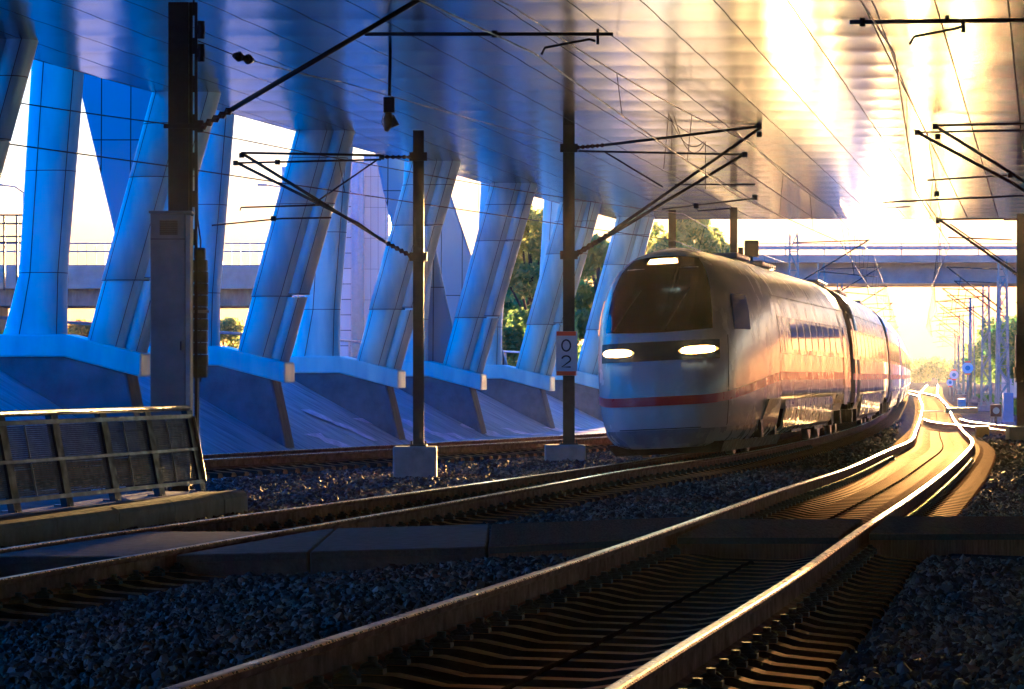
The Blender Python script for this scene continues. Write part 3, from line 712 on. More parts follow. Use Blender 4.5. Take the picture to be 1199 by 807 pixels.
m = MB(); m.tube([h0, h1], .026, 10); m.tube([at(579, 36, D1 - .25), at(579, 44, D1 - .25)], .04, 8); m.tube([at(700, 34, D1 - .25), at(700, 52, D1 - .25)], .02, 8)
m.tube([at(697, 48, D1 - .25), at(690, 46, D1 - .25), at(638, 56, D1 - .25), at(634, 64, D1 - .25)], .018, 8); reg = m.build('registration_arm', M['tube'], None)
child_shift(mroot, [body, lat_, brk, ins, arm, reg])

ca = at(176, 250, D1 - .5); cbx = at(217, 250, D1 - .5); cr = at(223, 250, D1 - .5)
croot = tag(empty('equipment_cabinet', ((ca.x + cr.x) / 2, D1 - .3, -.05)), 'tall narrow grey equipment cabinet with louvred vent at the top', 'cabinet')
m = MB(); m.box((ca.x, D1 - .5, -.05), (cbx.x, D1 - .03, ca.z)); cb1 = m.build('cabinet_body', M['cabinet'], None, bevel=.012)
m = MB(); m.box((cbx.x + .003, D1 - .49, -.05), (cr.x, D1 - .04, ca.z - .02)); cb2 = m.build('side_cover', M['cab_edge'], None, bevel=.006)
m = MB(); m.box((ca.x - .02, D1 - .52, ca.z + .002), (cr.x + .02, D1 - .03, ca.z + .035)); cb3 = m.build('cabinet_roof', M['cabinet'], None, bevel=.006)
m = MB(); v0, v1 = at(187, 258, D1 - .5), at(208, 275, D1 - .5)
for i in range(8):
    z = v1.z + (v0.z - v1.z) * i / 8; m.hexa([(v0.x, D1 - .512, z), (v1.x, D1 - .512, z), (v1.x, D1 - .5, z + .014), (v0.x, D1 - .5, z + .014), (v0.x, D1 - .512, z + .012), (v1.x, D1 - .512, z + .012), (v1.x, D1 - .5, z + .02), (v0.x, D1 - .5, z + .02)])
cb4 = m.build('vent_louvre', M['fence_dark'], None)
m = MB(); zz = at(0, 280, D1 - .5).z; m.box((ca.x + .004, D1 - .506, zz - .006), (cbx.x - .004, D1 - .498, zz + .006)); hz = at(0, 405, D1 - .5).z
m.box((cbx.x - .07, D1 - .53, hz - .06), (cbx.x - .05, D1 - .502, hz + .06)); cb5 = m.build('door_handle', M['fence_dark'], None)
child_shift(croot, [cb1, cb2, cb3, cb4, cb5])

wx0, wx1 = at(226, 0, D1 + .1).x, at(242, 0, D1 + .1).x
wroot = tag(empty('tension_weights', ((wx0 + wx1) / 2, D1 + .2, .5)), 'stack of dark cast iron tensioning weights hanging beside the cabinet', 'weights')
ob = []; zt, zb_ = at(0, 290, D1 + .1).z, at(0, 443, D1 + .1).z; hgt = (zt - zb_) / 11
for i in range(11):
    m = MB(); j = random.uniform(-.006, .006); m.box((wx0 + j + (.0 if i < 10 else .01), D1 + .1, zb_ + i * hgt + .006), (wx1 + j - (0 if i < 10 else .03), D1 + .32, zb_ + (i + 1) * hgt)); ob.append(m.build('weight_block', M['iron'], None, bevel=.014))
xm = (wx0 + wx1) / 2
m = MB(); m.tube([(xm, D1 + .21, zb_ - .05), (xm, D1 + .21, zt + .1), (xm - .04, D1 + .2, zt + .4), (xm - .06, D1 + .15, 6.2)], .012, 6); ob.append(m.build('rod', M['mast'], None))
m = MB(); zc_ = at(0, 365, D1 + .1).z; m.box((wx0 - .02, D1 + .085, zc_ - .02), (wx1 + .03, D1 + .097, zc_ + .02)); ob.append(m.build('strap', M['galv'], None))
m = MB(); m.tube([(xm - .05, D1 + .4, -.3), (xm - .05, D1 + .4, zb_ + .05)], .018, 6); ob.append(m.build('guide_tube', M['galv'], None))
child_shift(wroot, ob)

# hanging insulator on a stay wire from the big mast
def wire(pts, r=.007, sag=0, n=12, mb=None):
    mb = mb or MB(); pts = [Vector(p) for p in pts]
    for a, b in zip(pts[:-1], pts[1:]):
        q = []
        for i in range(n + 1):
            f_ = i / n; v = a.lerp(b, f_); v.z -= sag * 4 * f_ * (1 - f_); q.append(v)
        mb.tube(q, r, 5)
    return mb
wr = tag(empty('stay_wire', at(232, 48, D1)), 'stay wire with a dark bell insulator strung from the thick mast', 'wire')
m = wire([at(232, 48, D1), at(278, 66, D1 + .6)], .008); wire([at(292, 70, D1 + .8), at(400, 96, 25.5 * K), at(660, 168, 34 * K)], .008, .02, mb=m)
wo = m.build('wire', M['wire'], None); m = MB(); insulator(m, at(274, 65, D1 + .55), at(296, 71, D1 + .85), .075, 2); io = m.build('insulator', M['insul'], None); child_shift(wr, [wo, io])

# two slim masts between the tracks
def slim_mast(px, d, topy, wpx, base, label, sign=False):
    b = at(px, 440, d); wd = wpx * d / F
    root = tag(empty('catenary_mast', (b.x, d, -.3)), label, 'mast', 'catenary masts'); ob = []
    (bx0, by0, bx1, by1) = base; p0 = at(bx0, by0, d - .3); p1 = at(bx1, by1, d - .3)
    m = MB(); m.box((p0.x, d - .32, -.5), (p1.x, d + .32, p0.z)); ob.append(m.build('concrete_base', M['kerb'], None, bevel=.03))
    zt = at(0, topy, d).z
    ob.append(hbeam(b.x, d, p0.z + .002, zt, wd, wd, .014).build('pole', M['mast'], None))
    m = MB(); m.box((b.x - wd * .8, d - wd * .8, p0.z + .002), (b.x + wd * .8, d + wd * .8, p0.z + .03))
    for sx in (-1, 1):
        for sy in (-1, 1): m.tube([(b.x + sx * wd * .65, d + sy * wd * .65, p0.z + .03), (b.x + sx * wd * .65, d + sy * wd * .65, p0.z + .09)], .015, 6)
    ob.append(m.build('base_plate', M['mast'], None))
    return root, ob, b
r1, o1, b1 = slim_mast(490, 28.5 * K, 153, 12.5, (460, 523, 511, 572), 'slim black mast on a pale concrete block, its arms reaching left')
d = 28.5 * K
for a, b, r_ in ((at(483, 184, d), at(444, 184, d), .04), (at(483, 301, d), at(452, 284, d), .05)): o1.append(insulator(MB(), a, b, r_, 6).build('insulator', M['insul'], None))
m = MB(); m.tube([at(452, 284, d), at(284, 180, d)], .028, 8); m.tube([at(446, 281, d), at(420, 262, d), at(276, 190, d)], .026, 8)
m.tube([at(446, 182, d), at(282, 179, d)], .022, 8); m.tube([at(446, 187, d), at(276, 191, d)], .018, 8); m.tube([at(442, 187, d), at(374, 234, d)], .015, 8)
m.tube([at(385, 240, d), at(282, 243, d)], .016, 8); m.tube([at(388, 255, d), at(330, 256, d), at(248, 264, d)], .015, 8); m.tube([at(282, 243, d), at(281, 247, d)], .012, 6)
o1.append(m.build('cantilever', M['tube'], None))
for px_, py_ in ((325, 190), (320, 256), (372, 238), (447, 184), (283, 182), (276, 191)): o1.append(MB().tube([at(px_ - 3, py_, d), at(px_ + 3, py_, d)], .045, 8).build('clamp', M['tube'], None))
for py_ in (184, 301): o1.append(MB().box((b1.x - .15, d - .17, at(0, py_ + 5, d).z), (b1.x + .15, d - .14, at(0, py_ - 5, d).z)).build('bracket', M['tube'], None))
child_shift(r1, o1)

r2, o2, b2 = slim_mast(666, 34 * K, 138, 13.5, (638, 521, 686, 553), 'slim black mast carrying the number sign, its arms reaching over the train')
d = 34 * K
for a, b, r_ in ((at(674, 173, d), at(708, 170, d), .05), (at(674, 297, d), at(712, 274, d), .05), (at(674, 300, d), at(700, 284, d), .04)): o2.append(insulator(MB(), a, b, r_, 6).build('insulator', M['insul'], None))
m = MB(); m.tube([at(708, 170, d), at(889, 148, d)], .03, 8); m.tube([at(677, 177, d), at(872, 181, d)], .022, 8); m.tube([at(712, 274, d), at(891, 149, d)], .034, 8); m.tube([at(700, 284, d), at(872, 180, d)], .034, 8)
m.tube([at(708, 178, d), at(776, 219, d)], .018, 8); m.tube([at(790, 216, d), at(884, 216, d)], .018, 8); m.tube([at(775, 245, d), at(885, 232, d)], .018, 8); m.tube([at(815, 241, d), at(817, 247, d), at(856, 244, d)], .014, 8)
o2.append(m.build('cantilever', M['tube'], None))
for px_, py_ in ((889, 157), (884, 231), (872, 181), (889, 148), (815, 241)): o2.append(MB().tube([at(px_ - 3, py_, d), at(px_ + 3, py_, d)], .06, 8).build('clamp', M['tube'], None))
for py_ in (174, 299): o2.append(MB().box((b2.x - .18, d - .17, at(0, py_ + 5, d).z), (b2.x + .18, d - .14, at(0, py_ - 5, d).z)).build('bracket', M['tube'], None))
child_shift(r2, o2)

# kilometre sign
ds = d - .16; s0, s1 = at(651, 388, ds), at(676, 440, ds)
sg = tag(empty('distance_sign', ((s0.x + s1.x) / 2, ds, (s0.z + s1.z) / 2)), 'white plate reading 0 over 2 with orange red bars, on the slim mast', 'sign'); ob = []
m = MB(); m.box((s0.x, ds - .02, s1.z), (s1.x, ds, s0.z)); ob.append(m.build('plate', M['sign_white'], None, bevel=.004))
hb = (s0.z - s1.z) * .095
for za in (s0.z - hb - .004, s1.z + .004):
    m = MB(); m.box((s0.x + .012, ds - .024, za), (s1.x - .03, ds - .0205, za + hb)); ob.append(m.build('red_bar', M['sign_red'], None))
xc = (s0.x + s1.x) / 2 - .01; hw = (s1.x - s0.x) * .2; dh = (s0.z - s1.z) * .125
def stroke(pts, th, name):
    m = MB(); m.tube([Vector((p[0], ds - .0235, p[1])) for p in pts], th, 6)
    for i, v in enumerate(m.v): m.v[i] = (v[0], ds - .0235 + (v[1] - ds + .0235) * .1, v[2])
    return m.build(name, M['black'], None, fix=False)
zc1 = s0.z - (s0.z - s1.z) * .32; zc2 = s0.z - (s0.z - s1.z) * .68
ob.append(stroke([(xc + hw * math.cos(a), zc1 + dh * math.sin(a)) for a in np.linspace(0, 2 * math.pi, 25)], .018, 'numeral'))
two = [(xc + hw * math.cos(a), zc2 + dh * .38 + dh * .62 * math.sin(a)) for a in np.linspace(R(170), R(-35), 12)] + [(xc - hw, zc2 - dh), (xc + hw * 1.05, zc2 - dh)]
ob.append(stroke(two, .018, 'numeral')); child_shift(sg, ob)

# device hanging from the soffit
dh_ = 26.3 * K
hd = tag(empty('hanging_lamp', at(455, 60, dh_)), 'small dark lamp hanging from a rod under the soffit', 'lamp'); ob = []
ob.append(MB().tube([at(457, 58, dh_), at(456, 112, dh_)], .026, 8).build('rod', M['mast'], None))
m = MB(); a, b = at(449, 114, dh_), at(462, 132, dh_); m.box((a.x, dh_ - .08, b.z), (b.x, dh_ + .08, a.z)); ob.append(m.build('housing', M['mast'], None, bevel=.01))
m = MB(); m.tube([at(455, 132, dh_), at(455, 140, dh_), at(454, 148, dh_), at(452, 154, dh_)], [.05, .09, .07, .03], 10); m.tube([at(458, 136, dh_), at(463, 148, dh_)], [.05, .07], 10); ob.append(m.build('lamp_head', M['tube'], None))
m = MB(); m.tube([at(449, 134, dh_), at(447, 143, dh_), at(451, 152, dh_)], .008, 5); ob.append(m.build('flex', M['wire'], None)); child_shift(hd, ob)

# arms from masts standing outside the right edge, and the mast at the edge
def off_mast(px, d, topz, label, build_arm, slim=.26):
    x = at(px, 0, d).x; root = tag(empty('catenary_mast', (x, d, -.5)), label, 'mast', 'catenary masts'); ob = []
    ob.append(hbeam(x, d, .0, topz, slim, slim, .014).build('pole', M['mast'], None))
    m = MB(); m.box((x - .4, d - .4, -.9), (x + .4, d + .4, -.002)); ob.append(m.build('concrete_base', M['kerb'], None, bevel=.03))
    a, i_ = build_arm(d, x); ob.append(a.build('cantilever', M['tube'], None)); ob += [insulator(MB(), *q).build('insulator', M['insul'], None) for q in i_]; child_shift(root, ob); return root
def arm_a(d, x):
    m = MB(); i_ = []; y = at(0, 24, d).z
    m.tube([at(995, 26, d), Vector((x - .5, d, at(0, 23, d).z))], .03, 8); i_.append((Vector((x - .5, d, y)), Vector((x - .1, d, y)), .05))
    m.tube([at(1010, 21, d), at(1010, 31, d)], .04, 8); m.tube([at(1128, 22, d), at(1128, 38, d)], .03, 8); m.tube([at(1126, 31, d), at(1121, 33, d), at(1070, 43, d), at(1065, 52, d)], .018, 8); m.tube([at(1109, 18, d), at(1109, 26, d)], .03, 8)
    m.tube([Vector((x - .4, d, at(0, 160, d).z)), at(1250, 24, d)], .03, 8)
    return m, i_
off_mast(1290, 22.3 * K, 6.45, 'mast outside the right edge, its bare registration arm at the top right corner', arm_a)
def arm_b(d, x):
    m = MB(); i_ = []
    m.tube([at(1095, 147, d), Vector((x - .6, d, at(0, 144, d).z))], .026, 8); m.tube([at(1078, 155, d), Vector((x - .6, d, at(0, 152, d).z))], .02, 8)
    m.tube([at(1094, 147, d), at(1199, 212, d), at(1235, 240, d)], .034, 8); m.tube([at(1074, 155, d), at(1185, 214, d), at(1235, 246, d)], .034, 8)
    m.tube([at(1086, 211, d), at(1182, 205, d)], .018, 8); m.tube([at(1033, 237, d), at(1199, 229, d), at(1225, 228, d)], .02, 8); m.tube([at(1036, 236, d), at(1037, 243, d), at(1066, 242, d)], .014, 8)
    for p in ((1095, 148), (1074, 155), (1098, 160), (1097, 227), (1183, 205)): m.tube([at(p[0] - 3, p[1], d), at(p[0] + 3, p[1], d)], .06, 8)
    i_.append((at(1235, 243, d), Vector((x - .05, d, at(0, 262, d).z)), .06)); i_.append((Vector((x - .6, d, at(0, 148, d).z)), Vector((x - .1, d, at(0, 148, d).z)), .05))
    return m, i_
off_mast(1262, 33 * K, 6.4, 'mast outside the right edge, its twin raking tubes above the sunlit track', arm_b)
def arm_c(d, x):
    m = MB(); i_ = []
    m.tube([at(1098, 256, d), at(1192, 322, d)], .04, 8); m.tube([at(1112, 262, d), at(1188, 315, d)], .02, 8); m.tube([at(1096, 257, d), Vector((x - .5, d, at(0, 256, d).z))], .03, 8)
    m.tube([at(1110, 278, d), at(1185, 281, d)], .02, 8); m.tube([at(1098, 254, d), at(1098, 262, d)], .06, 8)
    i_.append((at(1186, 318, d), at(1199, 328, d), .06)); i_.append((Vector((x - .5, d, at(0, 257, d).z)), Vector((x, d, at(0, 257, d).z)), .05)); return m, i_
rc = off_mast(1196, 47 * K, 6.0, 'dark mast at the right picture edge beside the sunlit track bend', arm_c, .24)
m = MB(); d = 47 * K - .35; x = at(1193, 0, d).x; m.box((x - .12, d - .3, at(0, 448, d).z), (x + .2, d, at(0, 392, d).z)); m.box((x - .16, d - .25, at(0, 443, d).z), (x - .1, d - .05, at(0, 430, d).z))
bx = m.build('switch_box', M['mast'], None, bevel=.02); child_shift(rc, [bx])

# stubs of masts behind the train front
for px_, d_, ty, lab in ((787, 46 * K, 246, 'black mast stub behind the left side of the train roof'), (859, 47.5 * K, 243, 'black mast stub above the right side of the train roof')):
    x = at(px_, 0, d_).x; r_ = tag(empty('catenary_mast', (x, d_, -.4)), lab, 'mast', 'catenary masts')
    o = [hbeam(x, d_, -.4, at(0, ty, d_).z, .2, .2, .014).build('pole', M['mast'], None)]
    m = MB(); m.box((x - .4, d_ - .4, -.9), (x + .4, d_ + .4, -.402)); o.append(m.build('concrete_base', M['kerb'], None))
    child_shift(r_, o)

p = at(880, 300, 52 * K)
sh = tag(empty('signal', (p.x, 52 * K, -.4)), 'dark signal head showing just above the train roof left of the overpass', 'signal')
MB().tube([(0, .2, 0), (0, .2, at(0, 282, 52 * K).z + .4)], .06, 8).build('post', M['mast'], sh)
zh = at(0, 301, 52 * K).z + .4; m = MB(); m.box((-.22, -.1, zh), (.22, .14, zh + .52)); hd_ = m.build('signal_head', M['mast'], sh, bevel=.03)
m = MB(); m.box((-.42, -.05, zh), (-.26, .1, zh + .3)); m.build('side_lamp', M['mast'], sh, bevel=.02)
# overhead lines above the two main tracks
def line_set(T, ds, zc, zm, label, stag=.25):
    ds = [y * K for y in ds]
    root = tag(empty('overhead_line', (float(T.x(ds[0])), ds[0], zc[0])), label, 'overhead line', 'overhead lines'); ob = []
    cw = MB(); mw = MB(); dr = []
    P_ = [Vector((float(T.x(y)) + (stag if i % 2 else -stag), y, zc[i])) for i, y in enumerate(ds)]; Q_ = [Vector((float(T.x(y)), y, zm[i])) for i, y in enumerate(ds)]
    wire(P_, .012, .01, mb=cw); wire(Q_, .011, .12, mb=mw)
    for i in range(len(ds) - 1):
        L = (P_[i + 1] - P_[i]).length; n = max(2, int(L / 8))
        for k in range(1, n):
            f_ = k / n; a = P_[i].lerp(P_[i + 1], f_); b = Q_[i].lerp(Q_[i + 1], f_); b.z -= .48 * f_ * (1 - f_); dr.append(MB().tube([a, b], .007, 4).build('dropper', M['wire'], None, fix=False))
    ob = [cw.build('contact_wire', M['wire'], None, fix=False), mw.build('carrier_wire', M['wire'], None, fix=False)] + dr
    child_shift(root, ob)
line_set(TB, [9, 22.3, 34, 47, 75, 105, 140, 180], [5.85, 5.75, 5.1, 5.2, 5.5, 5.5, 5.5, 5.5], [6.4, 6.35, 6.2, 6.2, 6.9, 6.9, 6.9, 6.9], 'overhead contact wire with droppers above the train')
line_set(TA, [5, 22.3, 33, 47, 75, 105, 140, 180], [5.85, 5.75, 5.1, 5.1, 5.4, 5.5, 5.5, 5.5], [6.4, 6.35, 6.2, 6.0, 6.9, 6.9, 6.9, 6.9], 'overhead contact wire with droppers above the sunlit track')
line_set(TC, [18, 28.5, 44, 70], [5.1, 5.0, 5.0, 5.2], [5.9, 5.75, 5.7, 6.2], 'overhead contact wire in front of the bridge piers')
# loose jumper cables near the arms
jr = tag(empty('jumper_cable', at(785, 140, 30 * K)), 'looped jumper cables hanging between overhead wires left of the train top', 'cable')
m = MB()
for (x0, y0, x1, y1, sg_) in ((783, 133, 824, 166, .5), (789, 135, 826, 166, .7), (783, 133, 777, 198, .02), (787, 140, 786, 200, .1), (826, 166, 826, 222, .01)):
    wire([at(x0, y0, 31 * K), at(x1, y1, 31 * K)], .007, sg_ * .6, mb=m)
jo = m.build('cable_loop', M['wire'], None, fix=False); child_shift(jr, [jo])

# ------------------------------------------------------------------ high speed train
PROF = [(0.0, .22), (.9, .22), (1.18, .26), (1.33, .42), (1.42, .75), (1.46, 1.15), (1.475, 1.7), (1.465, 2.2), (1.42, 2.65), (1.335, 3.05), (1.2, 3.35), (1.0, 3.58), (.72, 3.76), (.4, 3.86), (0, 3.9)]
PROF2 = [(0.0, .78), (1.2, .78), (1.415, .80)] + PROF[5:]
def halfw(z): return float(np.interp(z, [p[1] for p in PROF[1:]], [p[0] for p in PROF[1:]]))
train = empty('passenger_train', (float(TB.x(27.8 * K)), 27.8 * K, 0))
tag(train, 'white high speed train with red stripe and lit headlights coming round the bend', 'train')
tinv = Matrix.Translation(train.location).inverted()
def car_matrix(q0, q1):
    ya_, yb2 = float(TB.y_at(q0)), float(TB.y_at(q1)); a = Vector((float(TB.x(ya_)), ya_, 0)); b = Vector((float(TB.x(yb2)), yb2, 0))
    t = (b - a).normalized(); n = Vector((t.y, -t.x, 0)); c = math.atan2(float(TB.c((ya_ + yb2) / 2)), 1.5)
    n2 = n * math.cos(c) + Vector((0, 0, math.sin(c))); up = n2.cross(t)
    m = Matrix((n2, t, up)).transposed().to_4x4(); m.translation = a; return m, (b - a).length
def ring(y, P=None):
    P = P or PROF2
    return [(x, y, z) for x, z in P[::-1]] + [(-x, y, z) for x, z in P[1:-1]]
def side_strip(y0, y1, z0, z1, off, side, n=5, seg=1):
    m = MB(); rg = []
    for y in np.linspace(y0, y1, seg + 1): rg.append([(side * (halfw(z) + off), y, z) for z in np.linspace(z0, z1, n)])
    m.loft(rg, 0, closed=False); return m
def bogie(parent, yc):
    m = MB(); m.box((-1.2, yc - 1.5, .32), (-1.02, yc + 1.5, .62)); m.box((1.02, yc - 1.5, .32), (1.2, yc + 1.5, .62)); m.box((-1.0, yc - .3, .4), (1.0, yc + .3, .7))
    for s in (-1, 1):
        for e in (-1.25, 1.25): m.box((s * 1.22 - .12, yc + e - .17, .3), (s * 1.22 + .12, yc + e + .17, .62)); m.tube([(s * 1.12, yc + e * .55, .6), (s * 1.12, yc + e * .55, .95)], .11, 8)
    o = m.build('bogie', M['under'], parent)
    for e in (-1.25, 1.25):
        w_ = MB(); w_.tube([(-.82, yc + e, .45), (-.68, yc + e, .45)], .45, 20); w_.tube([(.68, yc + e, .45), (.82, yc + e, .45)], .45, 20); w_.tube([(-.68, yc + e, .45), (.68, yc + e, .45)], .09, 10); w_.build('wheelset', M['wheel'], o)
    for s in (-1, 1):                            # fairing plates over the bogie
        f_ = MB(); f_.hexa([(s * 1.30, yc - 1.15, .62), (s * 1.30, yc + 1.15, .62), (s * 1.34, yc + 1.15, .62), (s * 1.34, yc - 1.15, .62), (s * 1.44, yc - .95, 1.0), (s * 1.44, yc + .95, 1.0), (s * 1.47, yc + .95, 1.0), (s * 1.47, yc - .95, 1.0)]); f_.build('fairing', M['galv'], o)
def body_parts(parent, y0, y1, L):
    for s in (-1, 1):
        wb = side_strip(y0 + .4, y1 - .3, 1.88, 2.62, .006, s, 5, 1).build('window_band', M['band'], parent)
        nw_ = 8; pw = (y1 - y0 - 5.4) / nw_
        for k in range(nw_): side_strip(y0 + 2.7 + k * pw + .14, y0 + 2.7 + (k + 1) * pw - .14, 1.97, 2.54, .012, s, 4, 1).build('window', M['glass'], wb)
        side_strip(y0, y1, 1.36, 1.52, .006, s, 3, 1).build('red_stripe', M['train_red'], parent)
        sk = MB(); ya_, yb3 = (y0 + 1.2 if y0 > 2 else y0 + 5.2), y1 - 5.4
        sk.loft([[(s * x, y, z) for x, z in ((1.455, .97), (1.44, .80), (1.36, .42), (1.2, .3), (1.17, .33), (1.32, .45), (1.40, .80))] for y in (ya_, yb3)], 0, True, False, True); sk.build('skirt', M['train_grey'], parent)
        side_strip(y0, y1, 1.045, 1.06, .006, s, 2, 1).build('panel_line', M['under'], parent)
        side_strip(y0, y1, 3.02, 3.035, .006, s, 2, 1).build('roof_line', M['under'], parent)
        for yd in ((y1 - 1.6,) if y0 > 2 else (y0 + 1.6, y1 - 1.6)):
            dp = side_strip(yd - .5, yd + .5, .75, 2.9, .010, s, 10).build('door', M['train'], parent); side_strip(yd - .22, yd + .22, 1.9, 2.6, .014, s, 4).build('door_window', M['glass'], dp)
    ub = MB()
    k = y0 + 3.0
    for a, b, zlo in ((.24, .36, .28), (.38, .52, .33), (.54, .66, .26), (.67, .78, .3)):
        ub.box((-1.25, y0 + (y1 - y0) * a, zlo), (1.25, y0 + (y1 - y0) * b, .8))
    ub.build('underframe_box', M['under'], parent)
q0 = float(TB.q_at(27.8 * K)); CL = 24.6; ncar = 8
for ci in range(ncar):
    qa = q0 + ci * (CL + .25); Mx, L = car_matrix(qa, qa + CL); Mx = Mx @ Matrix.Diagonal((1, 1, .945, 1))
    if ci == 0:
        car = MB()
        # driving car: body from 5 m on, shaped nose in front
        car.loft([ring(y) for y in np.linspace(6.8, L, 8)], 0); car.add(ring(L), [tuple(range(len(ring(0))))], 0)
        ZL = [.22, .32, .5, .8, 1.1, 1.4, 1.65, 1.9, 2.15, 2.4, 2.65, 2.9, 3.1, 3.3, 3.46, 3.6, 3.72, 3.81, 3.87, 3.9]
        def base(z): return float(np.interp(z, [.22, .5, .9, 1.4, 1.9, 2.3, 2.65, 3.1, 3.46, 3.72, 3.86, 3.9], [.35, .12, .0, .05, .2, .38, .62, 1.05, 1.5, 2.1, 2.8, 3.4]))
        def hw(z): return halfw(z) if z < 3.885 else .2
        SA = np.linspace(0, 1, 101); SB = np.interp(SA, [0, .3, .45, .55, .65, .73, .8, .87, .93, .97, 1], [0, .008, .022, .042, .085, .14, .22, .36, .55, .74, 1]); SB[2:-2] = np.convolve(SB, np.ones(5) / 5, 'valid')
        def nose(q, z, off=0):
            a = abs(q); y = base(z) + (6.4 - base(z)) * float(np.interp(a, SA, SB))
            wq = hw(z) * (.97 if z < 1 else 1)
            return Vector((q * hw(z) * (1 + off / 1.4), y - off * (1 - .6 * a ** 8), z + off * .35 * (z > 2.2)))
        qs = [math.copysign(1 - (1 - abs(t_)) ** 1.5, t_) for t_ in np.linspace(-1, 1, 65)]; rg = [[tuple(nose(q, z)) for q in qs] for z in ZL]
        car.loft(rg, 0, closed=False)
        # join the nose rim to the first body ring
        for s in (-1, 1):
            rim = [nose(s, z) for z in ZL]; st = [Vector((s * hw(z), 6.8, z)) for z in ZL]
            car.loft([rim, st], 0, closed=False)
        top = [nose(q, 3.9) for q in qs]; car.loft([top, [Vector((q * .2, 6.8, 3.9)) for q in qs]], 0, closed=False)
        bot = [nose(q, .22) for q in qs]; car.loft([bot, [Vector((q * hw(.22), 6.8, .22)) for q in qs]], 0, closed=False)
        co = car.build('driving_car', M['train'], None)
        co.parent = train; co.matrix_local = tinv @ Mx
        def patch(name, m_, qa_, qb, zlo, zhi, off, nq=25, nz=7, edge=.0):
            mb = MB(); f_ = (lambda v: v if callable(v) else (lambda q: v)); zl, zh = f_(zlo), f_(zhi)
            grid = [[nose(q, zl(q) + (zh(q) - zl(q)) * k / (nz - 1), off) for q in np.linspace(qa_, qb, nq)] for k in range(nz)]
            mb.loft(grid, 0, closed=False); return mb.build(name, M[m_], co)
        patch('windscreen', 'glass', -.62, .62, lambda q: 2.28 + .1 * q * q, lambda q: 3.70 - .15 * q * q, .012, nz=12)
        for s in (-1, 1):
            def lens(k): return (lambda q: 1.945 - .03 * k * (1 - ((abs(q) - .46) / .215) ** 4) * 1.9 + .04 * (abs(q) - .46), lambda q: 1.945 + .03 * k * (1 - ((abs(q) - .46) / .215) ** 4) * 1.9 + .04 * (abs(q) - .46))
            lo, hi = lens(1.35); hl = patch('headlight_glow', 'lamp_glow', *sorted((s * .25, s * .67)), lo, hi, .014)
            lo, hi = lens(.85); patch('lamp', 'lamp', *sorted((s * .29, s * .63)), lo, hi, .022).parent = hl
        patch('top_light_glow', 'lamp_glow', -.26, .26, lambda q: 3.535 + .02 * abs(q), lambda q: 3.655 - .03 * abs(q), .02); patch('top_light', 'lamp', -.23, .23, lambda q: 3.56 + .02 * abs(q), lambda q: 3.63 - .03 * abs(q), .028)
        for a, b in ((-.5, -.22), (.1, .38)):
            wp = MB(); wp.tube([nose(a, 2.34, .03), nose((a + b) / 2, 2.7, .035), nose(b, 3.05, .03)], .012, 5); wp.build('wiper', M['under'], co)
        for q in (-.75, .75): patch('seam', 'under', q - .003, q + .003, .3, 2.2, .009, nq=2)
        patch('headlight_band', 'under', -.68, .68, 1.78, 2.12, .008, nz=5)
        patch('red_stripe', 'train_red', -.999, .999, lambda q: .98 + .36 * abs(q) ** 7, lambda q: 1.14 + .36 * abs(q) ** 7, .010, nq=61)
        patch('nose_flap', 'under', -.5, .5, .56, .575, .009); patch('front_skirt', 'train_grey', -.999, .999, .23, .55, .006, nq=61)
        body_parts(co, 6.6, L, L)
        for s in (-1, 1):
            patch('cab_window', 'glass', .80 * s, .90 * s, 2.3, 2.95, .012, nq=9)
        bogie(co, 5.4); bogie(co, L - 3.3); MB().hexa([(-.9, 1.2, .10), (.9, 1.2, .10), (1.2, 8.2, .10), (-1.2, 8.2, .10), (-1.0, .9, .3), (1.0, .9, .3), (1.3, 8.2, .3), (-1.3, 8.2, .3)]).build('track_guard', M['under'], co)
        for a, b in ((9, 11.5), (14, 17)): MB().box((-.55, a, 3.86), (.55, b, 3.99)).build('roof_unit', M['train_grey'], co, bevel=.04)
        m = MB(); m.tube([(-.3, .25, .55), (.3, .25, .55)], .05, 8); 
    else:
        car = MB(); car.loft([ring(y) for y in np.linspace(0, L, 6)], 0); car.add(ring(L), [tuple(range(len(ring(0))))], 0); car.add(ring(0), [tuple(range(len(ring(0))))], 0)
        co = car.build('carriage', M['train'], None); co.parent = train; co.matrix_local = tinv @ Mx
        body_parts(co, .15, L - .15, L); bogie(co, 3.3); bogie(co, L - 3.3)
        for a, b in ((4, 8), (15, 19)): MB().box((-.55, a, 3.86), (.55, b, 3.99)).build('roof_unit', M['train_grey'], co, bevel=.04)
    g_ = MB(); g_.loft([[(x * .9, y, .5 + (z - .5) * .95) for x, y, z in ring(y_)] for y_ in (L - .01, L + .26)], 0); g_.build('gangway', M['under'], co)

# ------------------------------------------------------------------ overpass behind the tracks and elevated road on the left
ov = tag(empty('road_overpass', (30, 104 * K, 6)), 'concrete road overpass with railings crossing behind the train', 'overpass'); ob = []
dO = 104 * K
zu, zg, zd, zr = at(0, 332, dO).z, at(0, 308, dO).z, at(0, 299, dO).z, at(0, 286, dO).z
m = MB(); xo = at(870, 0, dO).x; m.box((xo, dO, zu), (90, dO + 9, zg)); ob.append(m.build('girder', M['over'], None))
m = MB(); m.box((xo, dO - .9, zg + .004), (90, dO + 9.8, zd)); ob.append(m.build('deck_edge', M['over'], None))
m = MB(); m.box((xo, dO - .9, zd + .35), (90, dO - .8, zd + .55)); ob.append(m.build('crash_barrier', M['galv'], None))
for x0 in np.arange(xo + .2, 90, 2.4):
    m = MB(); m.bar((x0, dO - .85, zd), (x0, dO - .85, zr), .07, .07); ob.append(m.build('railing_post', M['galv'], None))
m = MB()
